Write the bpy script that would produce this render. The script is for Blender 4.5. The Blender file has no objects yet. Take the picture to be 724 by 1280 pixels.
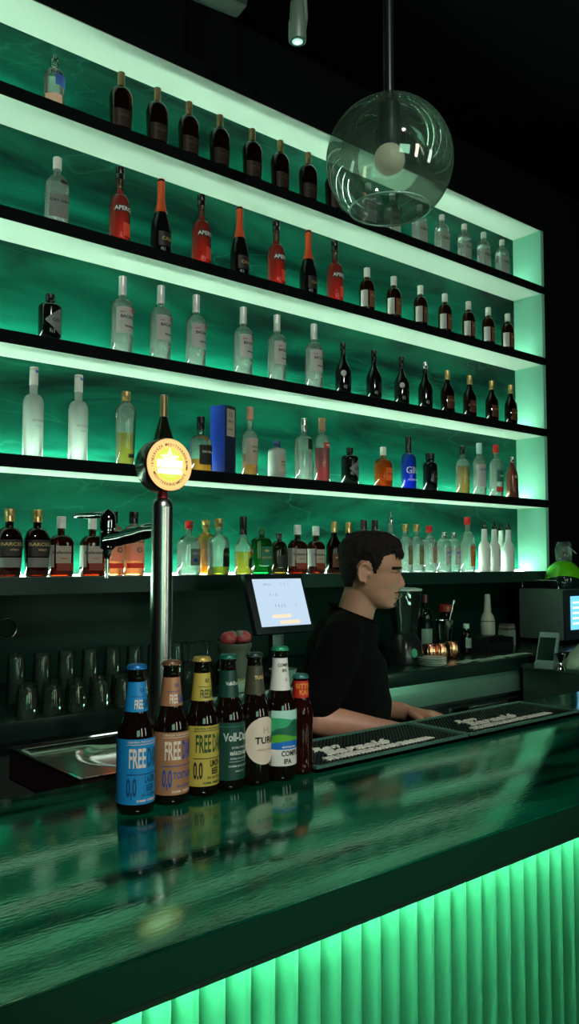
import bpy, bmesh, math, random
from mathutils import Vector, Matrix, noise
PI = math.pi
random.seed(7)
SC = bpy.context.scene
COL = SC.collection
# ------------------------------------------------------------------ camera, exposure
F, CX, CY, H = 1030.0, 362.0, 640.0, 1.5
pitch = math.atan(63 / F); yaw = math.atan(1224 / math.hypot(F, 63))
fx, fy = math.cos(yaw), math.sin(yaw)
FWD = Vector((fx*math.cos(pitch), fy*math.cos(pitch), math.sin(pitch)))
RGT = Vector((fy, -fx, 0)); UPV = RGT.cross(FWD)
cd = bpy.data.cameras.new('camera'); cam = bpy.data.objects.new('camera', cd); COL.objects.link(cam)
cam.matrix_world = Matrix(((RGT.x, UPV.x, -FWD.x, 0), (RGT.y, UPV.y, -FWD.y, 0), (RGT.z, UPV.z, -FWD.z, H), (0, 0, 0, 1)))
cd.sensor_fit = 'VERTICAL'; cd.sensor_height = 36; cd.lens = F / 1280 * 36; cd.clip_start = .02
SC.camera = cam
SC.view_settings.view_transform = 'Standard'; SC.view_settings.look = 'None'
SC.view_settings.exposure = 0.28; SC.view_settings.gamma = 1.0; SC.view_settings.use_curve_mapping = False
SC.cycles.max_bounces = 10; SC.cycles.transparent_max_bounces = 24; SC.cycles.diffuse_bounces = 4
SC.cycles.glossy_bounces = 4; SC.cycles.transmission_bounces = 6
SC.cycles.use_denoising = True; SC.cycles.sample_clamp_indirect = 4.0
SC.cycles.caustics_reflective = False; SC.cycles.caustics_refractive = False
W = bpy.data.worlds.new('world'); SC.world = W; W.use_nodes = True
W.node_tree.nodes['Background'].inputs[0].default_value = (.05, .30, .17, 1)
W.node_tree.nodes['Background'].inputs[1].default_value = 0.01
LED_SHELF = (.66, 1.0, .76); LED_BAR = (.85, 1.0, .86)
K_SHELF = [13, 14, 19, 23, 29]; K_BAR = 290.0

def lamp(name, kind, loc, energy, color, target=None, size=.1, spot=None, blend=.5):
    d = bpy.data.lights.new(name, kind); d.energy = energy; d.color = color
    if kind == 'AREA': d.size = size
    else: d.shadow_soft_size = size
    if kind == 'SPOT': d.spot_size = spot; d.spot_blend = blend
    o = bpy.data.objects.new(name, d); COL.objects.link(o); o.location = loc
    if target is not None: o.rotation_euler = (Vector(target) - Vector(loc)).to_track_quat('-Z', 'Y').to_euler()
    return o
# unseen customer-side spots for the beers and barman, plus an added shelf fill
lamp('spot_light_bar', 'SPOT', (-.15, -1.1, 3.3), 130, (1, .95, .88), (.82, 1.2, 1.15), .05, math.radians(24), .6)
lamp('spot_light_barman', 'SPOT', (2.9, -.2, 3.4), 34, (1, .82, .68), (1.75, 1.7, 1.35), .06, math.radians(28), .7)
lamp('shelf_fill_light', 'SPOT', (.3, -1.2, 3.6), 140, (1, .98, .93), (2.5, 2.9, 2.1), .08, math.radians(75), .9)  # front fill, added to brighten bottle fronts and labels

# ------------------------------------------------------------------ materials
def nt(m): m.use_nodes = True; return m.node_tree, m.node_tree.nodes, m.node_tree.links
MC = {}
def mat(name, col=(.5, .5, .5), rough=.5, metal=0, emit=None, ek=1, coat=0, spec=.5, bump=None, var=None):
    """principled; bump=(scale,strength,(sx,sy,sz)); var=(scale,amount) mottles the colour"""
    if name in MC: return MC[name]
    m = bpy.data.materials.new(name); t, n, l = nt(m); b = n['Principled BSDF']
    b.inputs['Base Color'].default_value = (*col, 1); b.inputs['Roughness'].default_value = rough
    b.inputs['Metallic'].default_value = metal; b.inputs['Coat Weight'].default_value = coat
    b.inputs['Specular IOR Level'].default_value = spec
    if emit:
        b.inputs['Emission Color'].default_value = (*emit, 1); b.inputs['Emission Strength'].default_value = ek
    if bump or var:
        tc = n.new('ShaderNodeTexCoord')
    if bump:
        mp = n.new('ShaderNodeMapping'); mp.inputs['Scale'].default_value = bump[2]
        nz = n.new('ShaderNodeTexNoise'); nz.inputs['Scale'].default_value = bump[0]; nz.inputs['Detail'].default_value = 3
        bp = n.new('ShaderNodeBump'); bp.inputs['Strength'].default_value = bump[1]; bp.inputs['Distance'].default_value = .01
        l.new(tc.outputs['Object'], mp.inputs[0]); l.new(mp.outputs[0], nz.inputs['Vector'])
        l.new(nz.outputs[0], bp.inputs['Height']); l.new(bp.outputs[0], b.inputs['Normal'])
    if var:
        nz = n.new('ShaderNodeTexNoise'); nz.inputs['Scale'].default_value = var[0]; nz.inputs['Detail'].default_value = 4
        mx = n.new('ShaderNodeMixRGB'); mx.blend_type = 'MULTIPLY'
        mx.inputs[1].default_value = (*col, 1)
        cr = n.new('ShaderNodeMapRange'); cr.inputs[1].default_value = .3; cr.inputs[2].default_value = .7
        cr.inputs[3].default_value = 1 - var[1]; cr.inputs[4].default_value = 1
        mx.inputs[0].default_value = 1
        l.new(tc.outputs['Object'], nz.inputs['Vector']); l.new(nz.outputs[0], cr.inputs[0])
        l.new(cr.outputs[0], mx.inputs[2]); l.new(mx.outputs[0], b.inputs['Base Color'])
    MC[name] = m; return m
def emis(name, col, k):
    if name in MC: return MC[name]
    m = bpy.data.materials.new(name); t, n, l = nt(m); n.remove(n['Principled BSDF'])
    e = n.new('ShaderNodeEmission'); e.inputs[0].default_value = (*col, 1); e.inputs[1].default_value = k
    l.new(e.outputs[0], n['Material Output'].inputs[0]); MC[name] = m; return m
def glass(name, tint, haze=.15, hazecol=None, rough=.03, edge=.35, tr=None, refr=0):
    """thin glass: tinted see-through + milky scatter + fresnel gloss"""
    if name in MC: return MC[name]
    m = bpy.data.materials.new(name); t, n, l = nt(m); n.remove(n['Principled BSDF'])
    T = n.new('ShaderNodeBsdfTransparent'); T.inputs[0].default_value = (*tint, 1)
    T2 = n.new('ShaderNodeBsdfTransparent'); T2.inputs[0].default_value = (*[c**2.5*(1-edge) for c in tint], 1)
    lw = n.new('ShaderNodeLayerWeight'); lw.inputs[0].default_value = .35
    mt = n.new('ShaderNodeMixShader'); l.new(lw.outputs['Facing'], mt.inputs[0]); l.new(T.outputs[0], mt.inputs[1]); l.new(T2.outputs[0], mt.inputs[2])
    if refr:
        RF = n.new('ShaderNodeBsdfRefraction'); RF.inputs[0].default_value = (*tint, 1); RF.inputs['IOR'].default_value = 1.30; RF.inputs['Roughness'].default_value = .06
        m2 = n.new('ShaderNodeMixShader'); m2.inputs[0].default_value = refr; l.new(mt.outputs[0], m2.inputs[1]); l.new(RF.outputs[0], m2.inputs[2]); mt = m2
    hc = hazecol or tint
    D = n.new('ShaderNodeBsdfDiffuse'); D.inputs[0].default_value = (*hc, 1)
    L = n.new('ShaderNodeBsdfTranslucent'); L.inputs[0].default_value = (*hc, 1)
    md = n.new('ShaderNodeMixShader'); md.inputs[0].default_value = .6; l.new(D.outputs[0], md.inputs[1]); l.new(L.outputs[0], md.inputs[2])
    mh = n.new('ShaderNodeMixShader'); mh.inputs[0].default_value = haze
    l.new(mt.outputs[0], mh.inputs[1]); l.new(md.outputs[0], mh.inputs[2])
    G = n.new('ShaderNodeBsdfGlossy'); G.inputs['Roughness'].default_value = rough; G.inputs[0].default_value = (1, 1, 1, 1)
    fr = n.new('ShaderNodeFresnel'); fr.inputs[0].default_value = 1.45
    mg = n.new('ShaderNodeMixShader'); l.new(fr.outputs[0], mg.inputs[0]); l.new(mh.outputs[0], mg.inputs[1]); l.new(G.outputs[0], mg.inputs[2])
    l.new(mg.outputs[0], n['Material Output'].inputs[0]); MC[name] = m; return m
def paper(name, col, tr=.45):
    """label paper: diffuse with light coming through"""
    if name in MC: return MC[name]
    m = bpy.data.materials.new(name); t, n, l = nt(m); b = n['Principled BSDF']
    b.inputs['Base Color'].default_value = (*col, 1); b.inputs['Roughness'].default_value = .5
    L = n.new('ShaderNodeBsdfTranslucent'); L.inputs[0].default_value = (*col, 1)
    mx = n.new('ShaderNodeMixShader'); mx.inputs[0].default_value = tr
    l.new(b.outputs[0], mx.inputs[1]); l.new(L.outputs[0], mx.inputs[2]); l.new(mx.outputs[0], n['Material Output'].inputs[0])
    MC[name] = m; return m
BLACK = mat('black_lacquer', (.006, .008, .008), .35)
MATTEBLACK = mat('matte_black', (.0025, .0045, .004), .8, spec=.1)
WALLM = mat('dark_wall_paint', (.010, .030, .022), .75, spec=.2, var=(3, .4))
CEILM = mat('black_ceiling_paint', (.004, .005, .005), .95, spec=.05)
FLOORM = mat('dark_floor', (.02, .025, .022), .4, var=(2, .5))
STEEL = mat('brushed_steel', (.55, .56, .55), .28, 1, bump=(60, .12, (1, 1, .05)))
STEELH = mat('steel_horizontal', (.50, .53, .50), .30, 1, bump=(60, .12, (.05, 1, 1)))
CHROME = mat('chrome', (.72, .74, .73), .07, 1)
DARKCHROME = mat('dark_chrome', (.30, .24, .25), .10, 1)
SHELFW = mat('white_shelf_laminate', (.80, .88, .80), .45)
PANELW = mat('mint_side_panel', (.28, .70, .52), .5)
BRASS = mat('gold_cap', (.75, .50, .20), .3, .8)
WHITE = mat('white_plastic', (.80, .82, .78), .4)

# ------------------------------------------------------------------ object helpers
def link_mesh(name, bm, m, parent=None, smooth=None, mods=None):
    me = bpy.data.meshes.new(name)
    bm.normal_update()
    bm.to_mesh(me); bm.free()
    for x in (m if isinstance(m, (list, tuple)) else [m]): me.materials.append(x)
    if smooth is not None:
        for p in me.polygons: p.use_smooth = True
        if smooth < 179: me.set_sharp_from_angle(angle=math.radians(smooth))
    o = bpy.data.objects.new(name, me); COL.objects.link(o)
    if parent is not None: o.parent = parent
    return o
def tag(o, label=None, cat=None, group=None, kind=None):
    if label: o['label'] = label
    if cat: o['category'] = cat
    if group: o['group'] = group
    if kind: o['kind'] = kind
    return o
def thing(name, label, cat, loc=(0, 0, 0), rz=0, group=None):
    o = bpy.data.objects.new(name, None); COL.objects.link(o); o.empty_display_size = .05
    o.location = loc; o.rotation_euler = (0, 0, rz)
    return tag(o, label, cat, group)
def copy_tree(o, parent=None):
    c = o.copy(); COL.objects.link(c); c.parent = parent
    if parent is not None: c.matrix_parent_inverse = o.matrix_parent_inverse.copy()
    for ch in list(o.children): copy_tree(ch, c)
    return c
def bx(bm, x0, x1, y0, y1, z0, z1, mi=0, bev=0):
    vs = [bm.verts.new((x, y, z)) for x in (x0, x1) for y in (y0, y1) for z in (z0, z1)]
    fs = []
    for q in ((0, 1, 3, 2), (4, 6, 7, 5), (0, 4, 5, 1), (2, 3, 7, 6), (0, 2, 6, 4), (1, 5, 7, 3)):
        f = bm.faces.new([vs[i] for i in q]); f.material_index = mi; fs.append(f)
    if bev:
        es = list({e for f in fs for e in f.edges})
        bmesh.ops.bevel(bm, geom=es, offset=bev, segments=2, affect='EDGES', profile=.6)
    return fs
def box(name, x0, x1, y0, y1, z0, z1, m, parent=None, bev=0):
    bm = bmesh.new(); bx(bm, x0, x1, y0, y1, z0, z1, 0, bev)
    return link_mesh(name, bm, m, parent, 35 if bev else None)
def rings(bm, pts, seg=24, cap=(True, True), mi=0, M=None):
    """pts: (z, rx, ry, n[, cx, cy]); angle 0 faces -Y"""
    R = []
    for p in pts:
        z, rx, ry, n = p[:4]; cx, cy = (p[4], p[5]) if len(p) > 4 else (0, 0)
        row = []
        for k in range(seg):
            v = Vector(ringpt(z, rx, ry, n, 2*PI*k/seg)); v.x += cx; v.y += cy
            if M is not None: v = M @ v
            row.append(bm.verts.new(v))
        R.append(row)
    for a, b in zip(R, R[1:]):
        for k in range(seg):
            f = bm.faces.new((a[k], a[(k+1) % seg], b[(k+1) % seg], b[k])); f.material_index = mi
    if cap[0]: bm.faces.new(list(reversed(R[0]))).material_index = mi
    if cap[1]: bm.faces.new(R[-1]).material_index = mi
    return R
def ringpt(z, rx, ry, n, a):
    s, c = math.sin(a), -math.cos(a)
    p = (abs(s)**n + abs(c)**n)**(-1/n)
    return (rx*s*p, ry*c*p, z)
def lathe(name, prof, m, parent=None, seg=24, smooth=40, cap=(True, True), M=None):
    bm = bmesh.new(); rings(bm, [(z, r, r, 2) for z, r in prof], seg, cap, 0, M)
    return link_mesh(name, bm, m, parent, smooth)
def tube(bm, pts, r, seg=10, cap=True, mi=0):
    P = [Vector(p) for p in pts]; R = []
    rr = r if isinstance(r, (list, tuple)) else [r]*len(P)
    up = Vector((0, 0, 1))
    for i, p in enumerate(P):
        t = (P[min(i+1, len(P)-1)] - P[max(i-1, 0)]).normalized()
        if abs(t.dot(up)) > .95: up = Vector((1, 0, 0))
        u = t.cross(up).normalized(); v = u.cross(t); up = v
        R.append([bm.verts.new(p + rr[i]*(math.cos(2*PI*k/seg)*u + math.sin(2*PI*k/seg)*v)) for k in range(seg)])
    for a, b in zip(R, R[1:]):
        for k in range(seg):
            bm.faces.new((a[k], a[(k+1) % seg], b[(k+1) % seg], b[k])).material_index = mi
    if cap: bm.faces.new(list(reversed(R[0]))); bm.faces.new(R[-1])
def tubeo(name, pts, r, m, parent=None, seg=10):
    bm = bmesh.new(); tube(bm, pts, r, seg); bmesh.ops.recalc_face_normals(bm, faces=bm.faces[:])
    return link_mesh(name, bm, m, parent, 50)
def ell(bm, c, r, seg=16, rg=10, M=None):
    pts = []
    for i in range(1, rg):
        a = PI*i/rg; pts.append((-r[2]*math.cos(a), r[0]*math.sin(a), r[1]*math.sin(a), 2))
    T = Matrix.Translation(c)
    if M is not None: T = T @ M
    rings(bm, pts, seg, (True, True), 0, T)
_txt = {}
def text_geo(body, size, sx=1.0, bold=0, shear=0, space=1.0):
    key = (body, size, sx, bold, shear, space)
    if key in _txt: return _txt[key]
    c = bpy.data.curves.new('t', 'FONT'); c.body = body; c.size = size; c.align_x = 'CENTER'; c.align_y = 'CENTER'
    c.resolution_u = 2; c.offset = bold; c.shear = shear; c.space_character = space; c.space_line = .9
    o = bpy.data.objects.new('t', c); COL.objects.link(o)
    bpy.context.view_layer.update()
    me = o.to_mesh(); V = [(v.co.x*sx, v.co.y) for v in me.vertices]; P = [tuple(p.vertices) for p in me.polygons]
    o.to_mesh_clear(); bpy.data.objects.remove(o); bpy.data.curves.remove(c)
    _txt[key] = (V, P); return V, P
def text_add(bm, fn, body, size, sx=1.0, bold=0, shear=0, mi=0, space=1.0, h=None):
    V, P = text_geo(body, size, sx, bold, shear, space)
    vs = [bm.verts.new(fn(x, y)) for x, y in V]
    for p in P:
        try: bm.faces.new([vs[i] for i in p]).material_index = mi
        except ValueError: pass

# ------------------------------------------------------------------ the room
def struct(o): o['kind'] = 'structure'; return o
struct(box('floor', -4, 8.2, -4, 3.35, -.05, 0, FLOORM))
struct(box('ceiling', -4, 8.2, -4, 3.35, 4.2, 4.25, CEILM))
struct(box('wall_back', -4, 8.2, 3.2, 3.3, 0, 4.2, mat('black_back_wall', (.004, .006, .006), .9, spec=.1)))
struct(box('wall_right', 8, 8.1, -4, 3.2, 0, 4.2, mat('dark_right_wall', (.006, .008, .008), .8, spec=.1)))
struct(box('wall_left', -4.0, -3.9, -4, 3.2, 0, 4.2, WALLM))
struct(box('wall_front', -3.9, 8, -4, -3.9, 0, 4.2, WALLM))

# added glowing panels out of view, for steel, chrome and globe to reflect
def add_fill_panel(label, x0, x1, z0, z1, col, k):
    t = thing('wall_fill_panel', label, 'fill light', ((x0+x1)/2, -3.9, z0)); w = (x1-x0)/2
    box('frame', -w-.03, w+.03, 0, .05, -.03, z1-z0+.03, MATTEBLACK, t); box('diffuser', -w, w, .051, .056, 0, z1-z0, emis('panel_%s' % int(x0*10), col, k), t)
add_fill_panel('added wide pale green fill panel on the wall behind the customers', -1.6, .2, 1.3, 2.6, (.45, 1, .68), 3.0)
add_fill_panel('added narrow warm fill panel on the wall behind the customers', 1.1, 1.6, 1.2, 2.9, (1, .82, .66), 7.0)
add_fill_panel('added tall pale fill panel at the right of the customer wall', 3.6, 4.3, 1.2, 2.9, (.80, 1, .88), 4.5)
# ------------------------------------------------------------------ back shelving
SX0, SX1, SY0, SY1 = -.35, 4.465, 2.85, 3.055
SH = [3.225, 2.773, 2.326, 1.884, 1.447]; TK = .047
def marble():
    m = bpy.data.materials.new('green_marble_laminate'); t, n, l = nt(m); b = n['Principled BSDF']
    tc = n.new('ShaderNodeTexCoord'); mp = n.new('ShaderNodeMapping'); mp.inputs['Scale'].default_value = (.55, 1, 2.6); mp.inputs['Rotation'].default_value = (0, .12, 0)
    n1 = n.new('ShaderNodeTexNoise'); n1.inputs['Scale'].default_value = 1.6; n1.inputs['Detail'].default_value = 6; n1.inputs['Distortion'].default_value = 1.2
    cr = n.new('ShaderNodeValToRGB'); e = cr.color_ramp.elements
    e[0].position = .36; e[0].color = (.0003, .018, .014, 1); e[1].position = .68; e[1].color = (.003, .150, .092, 1)
    n2 = n.new('ShaderNodeTexNoise'); n2.inputs['Scale'].default_value = .8; n2.inputs['Detail'].default_value = 4; n2.inputs['Distortion'].default_value = 1.6
    c2 = n.new('ShaderNodeValToRGB'); e = c2.color_ramp.elements
    e[0].position = .494; e[0].color = (0, 0, 0, 1); e[1].position = .5; e[1].color = (.16, .16, .16, 1)
    x = c2.color_ramp.elements.new(.506); x.color = (0, 0, 0, 1)
    mx = n.new('ShaderNodeMixRGB'); mx.inputs[2].default_value = (.04, .34, .21, 1)
    l.new(tc.outputs['Object'], mp.inputs[0]); l.new(mp.outputs[0], n1.inputs['Vector']); l.new(mp.outputs[0], n2.inputs['Vector'])
    l.new(n1.outputs[0], cr.inputs[0]); l.new(n2.outputs[0], c2.inputs[0]); l.new(c2.outputs[0], mx.inputs[0])
    l.new(cr.outputs[0], mx.inputs[1]); l.new(mx.outputs[0], b.inputs['Base Color']); b.inputs['Roughness'].default_value = .42
    b.inputs['Specular IOR Level'].default_value = .12
    return m
sv = thing('wall_shelving', 'tall built-in black shelving with green-lit compartments behind the bar', 'shelving', (0, 0, 0))
box('back_panel', SX0, SX1, SY1, SY1+.03, 1.40, 3.60, marble(), sv)
def board(z1, tk, x1=SX1+.03):
    bm = bmesh.new(); bx(bm, SX0, x1, SY0+.006, SY1, z1-tk, z1, 0); bx(bm, SX0, x1+.001, SY0, SY0+.006, z1-tk, z1, 1)
    return link_mesh('shelf_board', bm, [SHELFW, MATTEBLACK], sv)
for z in SH[:4]: board(z, TK)
bm = bmesh.new(); bx(bm, SX0, SX1+.03, SY0+.006, SY1, 3.579, 3.64, 0); bx(bm, SX0, SX1+.03, SY0, SY0+.004, 3.581, 3.64, 1); bx(bm, SX0, SX1+.03, SY0, SY1, 3.64, 3.645, 1)
link_mesh('top_board', bm, [SHELFW, MATTEBLACK], sv)
bm = bmesh.new(); bx(bm, SX0, 4.62, SY0+.004, SY1, 1.385, 1.447, 0); bx(bm, SX0, 4.62, SY0-.004, SY0+.004, 1.385, 1.447, 1)
link_mesh('base_board', bm, [SHELFW, mat('dark_green_fascia', (.003, .030, .020), .5)], sv)
bm = bmesh.new(); bx(bm, SX1, SX1+.028, SY0, SY1, 1.447, 3.60, 0); bx(bm, SX1+.028, SX1+.034, SY0, SY1+.03, 1.447, 3.60, 1)
link_mesh('side_panel', bm, [PANELW, MATTEBLACK], sv)
box('side_panel', SX0-.03, SX0, SY0, SY1, 1.447, 3.60, MATTEBLACK, sv)
for i, z in enumerate(SH):
    # LED strip lying along the back of each board
    s = box('led_strip', SX0+.01, SX1-.01, SY1-.055, SY1-.043, z, z+.007, emis('led_green_%d' % i, LED_SHELF, K_SHELF[i]*2.6), sv)

# ------------------------------------------------------------------ back counter
bc = thing('back_counter', 'long black worktop counter below the lit shelves', 'counter', (0, 0, 0))
CZ = 1.033
box('worktop', -.5, 5.6, 2.40, 3.195, CZ-.062, CZ, mat('dark_worktop', (.008, .020, .016), .22), bc, .004)
struct(box('trim_1', -.5, 5.6, 3.175, 3.198, CZ+.002, 1.38, mat('dark_green_splashback', (.002, .024, .016), .4, spec=.25)))
box('cabinet', -.5, 2.3, 2.48, 3.15, 0, CZ-.062, mat('dark_cabinet', (.01, .018, .015), .5), bc)
fr = thing('undercounter_fridge', 'stainless undercounter fridge below the black worktop behind the barman', 'fridge', (0, 0, 0))
box('top_rail', 2.31, 4.35, 2.43, 2.50, .865, .968, mat('satin_steel', (.25, .42, .34), .38, .7, bump=(60, .1, (.05, 1, 1))), fr, .003)
box('cabinet', 2.31, 4.35, 2.505, 3.12, .02, .968, mat('fridge_dark_steel', (.10, .11, .11), .4, .7), fr)
for k in range(3):
    x0 = 2.34 + k*.67
    d = box('door', x0, x0+.60, 2.44, 2.50, .10, .835, mat('fridge_door_steel', (.10, .13, .12), .28, .8), fr, .004)
    box('handle', x0+.01, x0+.59, 2.418, 2.44, .815, .833, CHROME, d, .003)

# ------------------------------------------------------------------ bar counter
BZ, BY0, BY1, BX0, BX1 = 1.10, .759, 1.40, -1.2, 4.6
def bartop():
    m = bpy.data.materials.new('polished_green_black_bar_top'); t, n, l = nt(m); b = n['Principled BSDF']
    tc = n.new('ShaderNodeTexCoord'); mp = n.new('ShaderNodeMapping'); mp.inputs['Scale'].default_value = (.5, 2.2, 1); mp.inputs['Rotation'].default_value = (0, 0, -.25)
    n1 = n.new('ShaderNodeTexNoise'); n1.inputs['Scale'].default_value = 5; n1.inputs['Detail'].default_value = 7; n1.inputs['Distortion'].default_value = .8
    cr = n.new('ShaderNodeValToRGB'); e = cr.color_ramp.elements
    e[0].position = .38; e[0].color = (.000, .022, .013, 1); e[1].position = .66; e[1].color = (.002, .17, .085, 1)
    rr = n.new('ShaderNodeMapRange'); rr.inputs[1].default_value = .3; rr.inputs[2].default_value = .7; rr.inputs[3].default_value = .07; rr.inputs[4].default_value = .13
    m2 = n.new('ShaderNodeMapping'); m2.inputs['Scale'].default_value = (.30, 1, 1); m2.inputs['Rotation'].default_value = (0, 0, -.12)
    n2 = n.new('ShaderNodeTexNoise'); n2.inputs['Scale'].default_value = 170; n2.inputs['Detail'].default_value = 2
    bp = n.new('ShaderNodeBump'); bp.inputs['Strength'].default_value = .06; bp.inputs['Distance'].default_value = .002
    l.new(tc.outputs['Object'], mp.inputs[0]); l.new(mp.outputs[0], n1.inputs['Vector']); l.new(n1.outputs[0], cr.inputs[0]); l.new(cr.outputs[0], b.inputs['Base Color'])
    l.new(n1.outputs[0], rr.inputs[0]); l.new(rr.outputs[0], b.inputs['Roughness'])
    l.new(tc.outputs['Object'], m2.inputs[0]); l.new(m2.outputs[0], n2.inputs['Vector']); l.new(n2.outputs[0], bp.inputs['Height']); l.new(bp.outputs[0], b.inputs['Normal'])
    b.inputs['IOR'].default_value = 2.7; b.inputs['Specular Tint'].default_value = (.42, 1, .64, 1)
    sr = n.new('ShaderNodeMapRange'); sr.inputs[1].default_value = .36; sr.inputs[2].default_value = .64; sr.inputs[3].default_value = .12; sr.inputs[4].default_value = .55
    l.new(n1.outputs[0], sr.inputs[0]); l.new(sr.outputs[0], b.inputs['Specular IOR Level'])
    return m
bar = thing('bar_counter', 'long polished dark bar counter with a green-lit ribbed front', 'bar counter', (0, 0, 0))
bm = bmesh.new(); bx(bm, BX0, BX1, BY0, BY1, BZ-.046, BZ, 0, .0025)
link_mesh('bar_top', bm, bartop(), bar, 30)
box('front_edge', BX0, BX1, BY0-.0025, BY0-.0002, BZ-.046, BZ-.0025, mat('dark_green_edge', (.001, .040, .020), .55, spec=.2), bar)
box('cabinet', BX0+.05, BX1-.05, .87, 1.30, .0, BZ-.046, mat('bar_carcass', (.01, .02, .016), .6), bar)
# ribbed front panel: curved battens 4 cm apart
bm = bmesh.new(); ny = 8; x = BX0+.05; cols = []; P = .0394
npan = int((BX1-BX0-.1)/P)
prof = [(.00, .006), (.05, -.002), (.18, -.0095), (.34, -.0135), (.5, -.015), (.66, -.0135), (.82, -.0095), (.95, -.002), (1.0, .006)]
for k in range(npan):
    for u, d in prof[:-1]:
        X = BX0+.05+(k+u)*P
        cols.append((bm.verts.new((X, .862+d, .06)), bm.verts.new((X, .862+d, BZ-.05))))
for a, b in zip(cols, cols[1:]): bm.faces.new((a[0], b[0], b[1], a[1]))
link_mesh('ribbed_panel', bm, mat('green_ribbed_panel', (.035, .38, .160), .45, var=(9, .12)), bar, 25)
box('plinth', BX0+.05, BX1-.05, .88, .92, 0, .06, BLACK, bar)
bm = bmesh.new(); bx(bm, BX0+.06, BX1-.06, .834, .841, BZ-.050, BZ-.0465)
link_mesh('led_strip', bm, emis('led_bar', LED_BAR, K_BAR), bar)
box('front_lip', BX0, BX1, BY0+.001, BY0+.012, BZ-.056, BZ-.046, mat('bar_lip', (.001, .03, .015), .5), bar)

# ------------------------------------------------------------------ bottle kit
def shape(h, r, body, sh, rn, ratio=1.0, n=2.0, lip=.0015, style='round', base=None, taper=1.0, r0=None):
    """list of rings of a bottle. body: height of straight wall, sh: shoulder height, rn: neck radius"""
    b0 = base or r*.9; t0 = taper
    R = [(0, b0*t0, b0*ratio*t0, n), (.004, r*t0, r*ratio*t0, n), (body*.5, r*(1+t0)/2, r*ratio*(1+t0)/2, n), (body, r, r*ratio, n)]
    for i in range(1, 8):
        u = i/7
        if style == 'round': f = math.cos(u*PI/2)**.85
        elif style == 'slope': f = .5+.5*math.cos(u*PI)
        elif style == 'cone': f = 1-u
        elif style == 'square': f = 1-u**3.2
        f = max(0, f); z = body+sh*(math.sin(u*PI/2)**1.1 if style in ('round', 'square') else u)
        nn = n + (2-n)*min(1, u*1.15)
        R.append((z, rn+(r-rn)*f, (rn+(r*ratio-rn)*f), nn))
    R += [(h-.012, rn, rn, 2), (h-.011, rn+lip, rn+lip, 2), (h-.003, rn+lip, rn+lip, 2), (h, rn, rn, 2)]
    return R
def surf(R, z, a, off=0):
    for A, B in zip(R, R[1:]):
        if A[0] <= z <= B[0] + 1e-9 and B[0] > A[0]:
            u = (z-A[0])/(B[0]-A[0]); q = [A[i]+(B[i]-A[i])*u for i in range(4)]; break
    else: q = list(R[-1] if z > R[0][0] else R[0])
    return Vector(ringpt(z, q[1]+off, q[2]+off, q[3], a))
def patch(R, z0, z1, a0, a1, off=.0006, nu=16, nv=3, bm=None, mi=0):
    """piece of the bottle surface; z0/z1 numbers or functions of u"""
    own = bm is None; bm = bm or bmesh.new(); g = []
    for i in range(nu+1):
        u = i/nu; a = a0+(a1-a0)*u; lo = z0(u) if callable(z0) else z0; hi = z1(u) if callable(z1) else z1
        g.append([bm.verts.new(surf(R, lo+(hi-lo)*j/nv, a, off)) for j in range(nv+1)])
    for A, B in zip(g, g[1:]):
        for j in range(nv): bm.faces.new((A[j], B[j], B[j+1], A[j+1])).material_index = mi
    return bm
def wrap_fn(R, zc, ac, off, z_for_r=None):
    base = surf(R, zc, ac); rad = max(.008, math.hypot(base.x, base.y))
    return lambda x, y: surf(R, zc+y, ac+x/rad, off)
def inner(R, k, z1):
    out = []
    for q in R:
        if q[0] >= z1: break
        out.append((max(q[0], .004), q[1]*k, q[2]*k, q[3]))
    e = surf(R, z1, 0); q = out[-1]
    # interpolate top ring
    for A, B in zip(R, R[1:]):
        if A[0] <= z1 <= B[0]:
            u = (z1-A[0])/max(1e-6, B[0]-A[0]); out.append((z1, (A[1]+(B[1]-A[1])*u)*k, (A[2]+(B[2]-A[2])*u)*k, A[3]+(B[3]-A[3])*u)); break
    return out
D = math.radians
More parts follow.
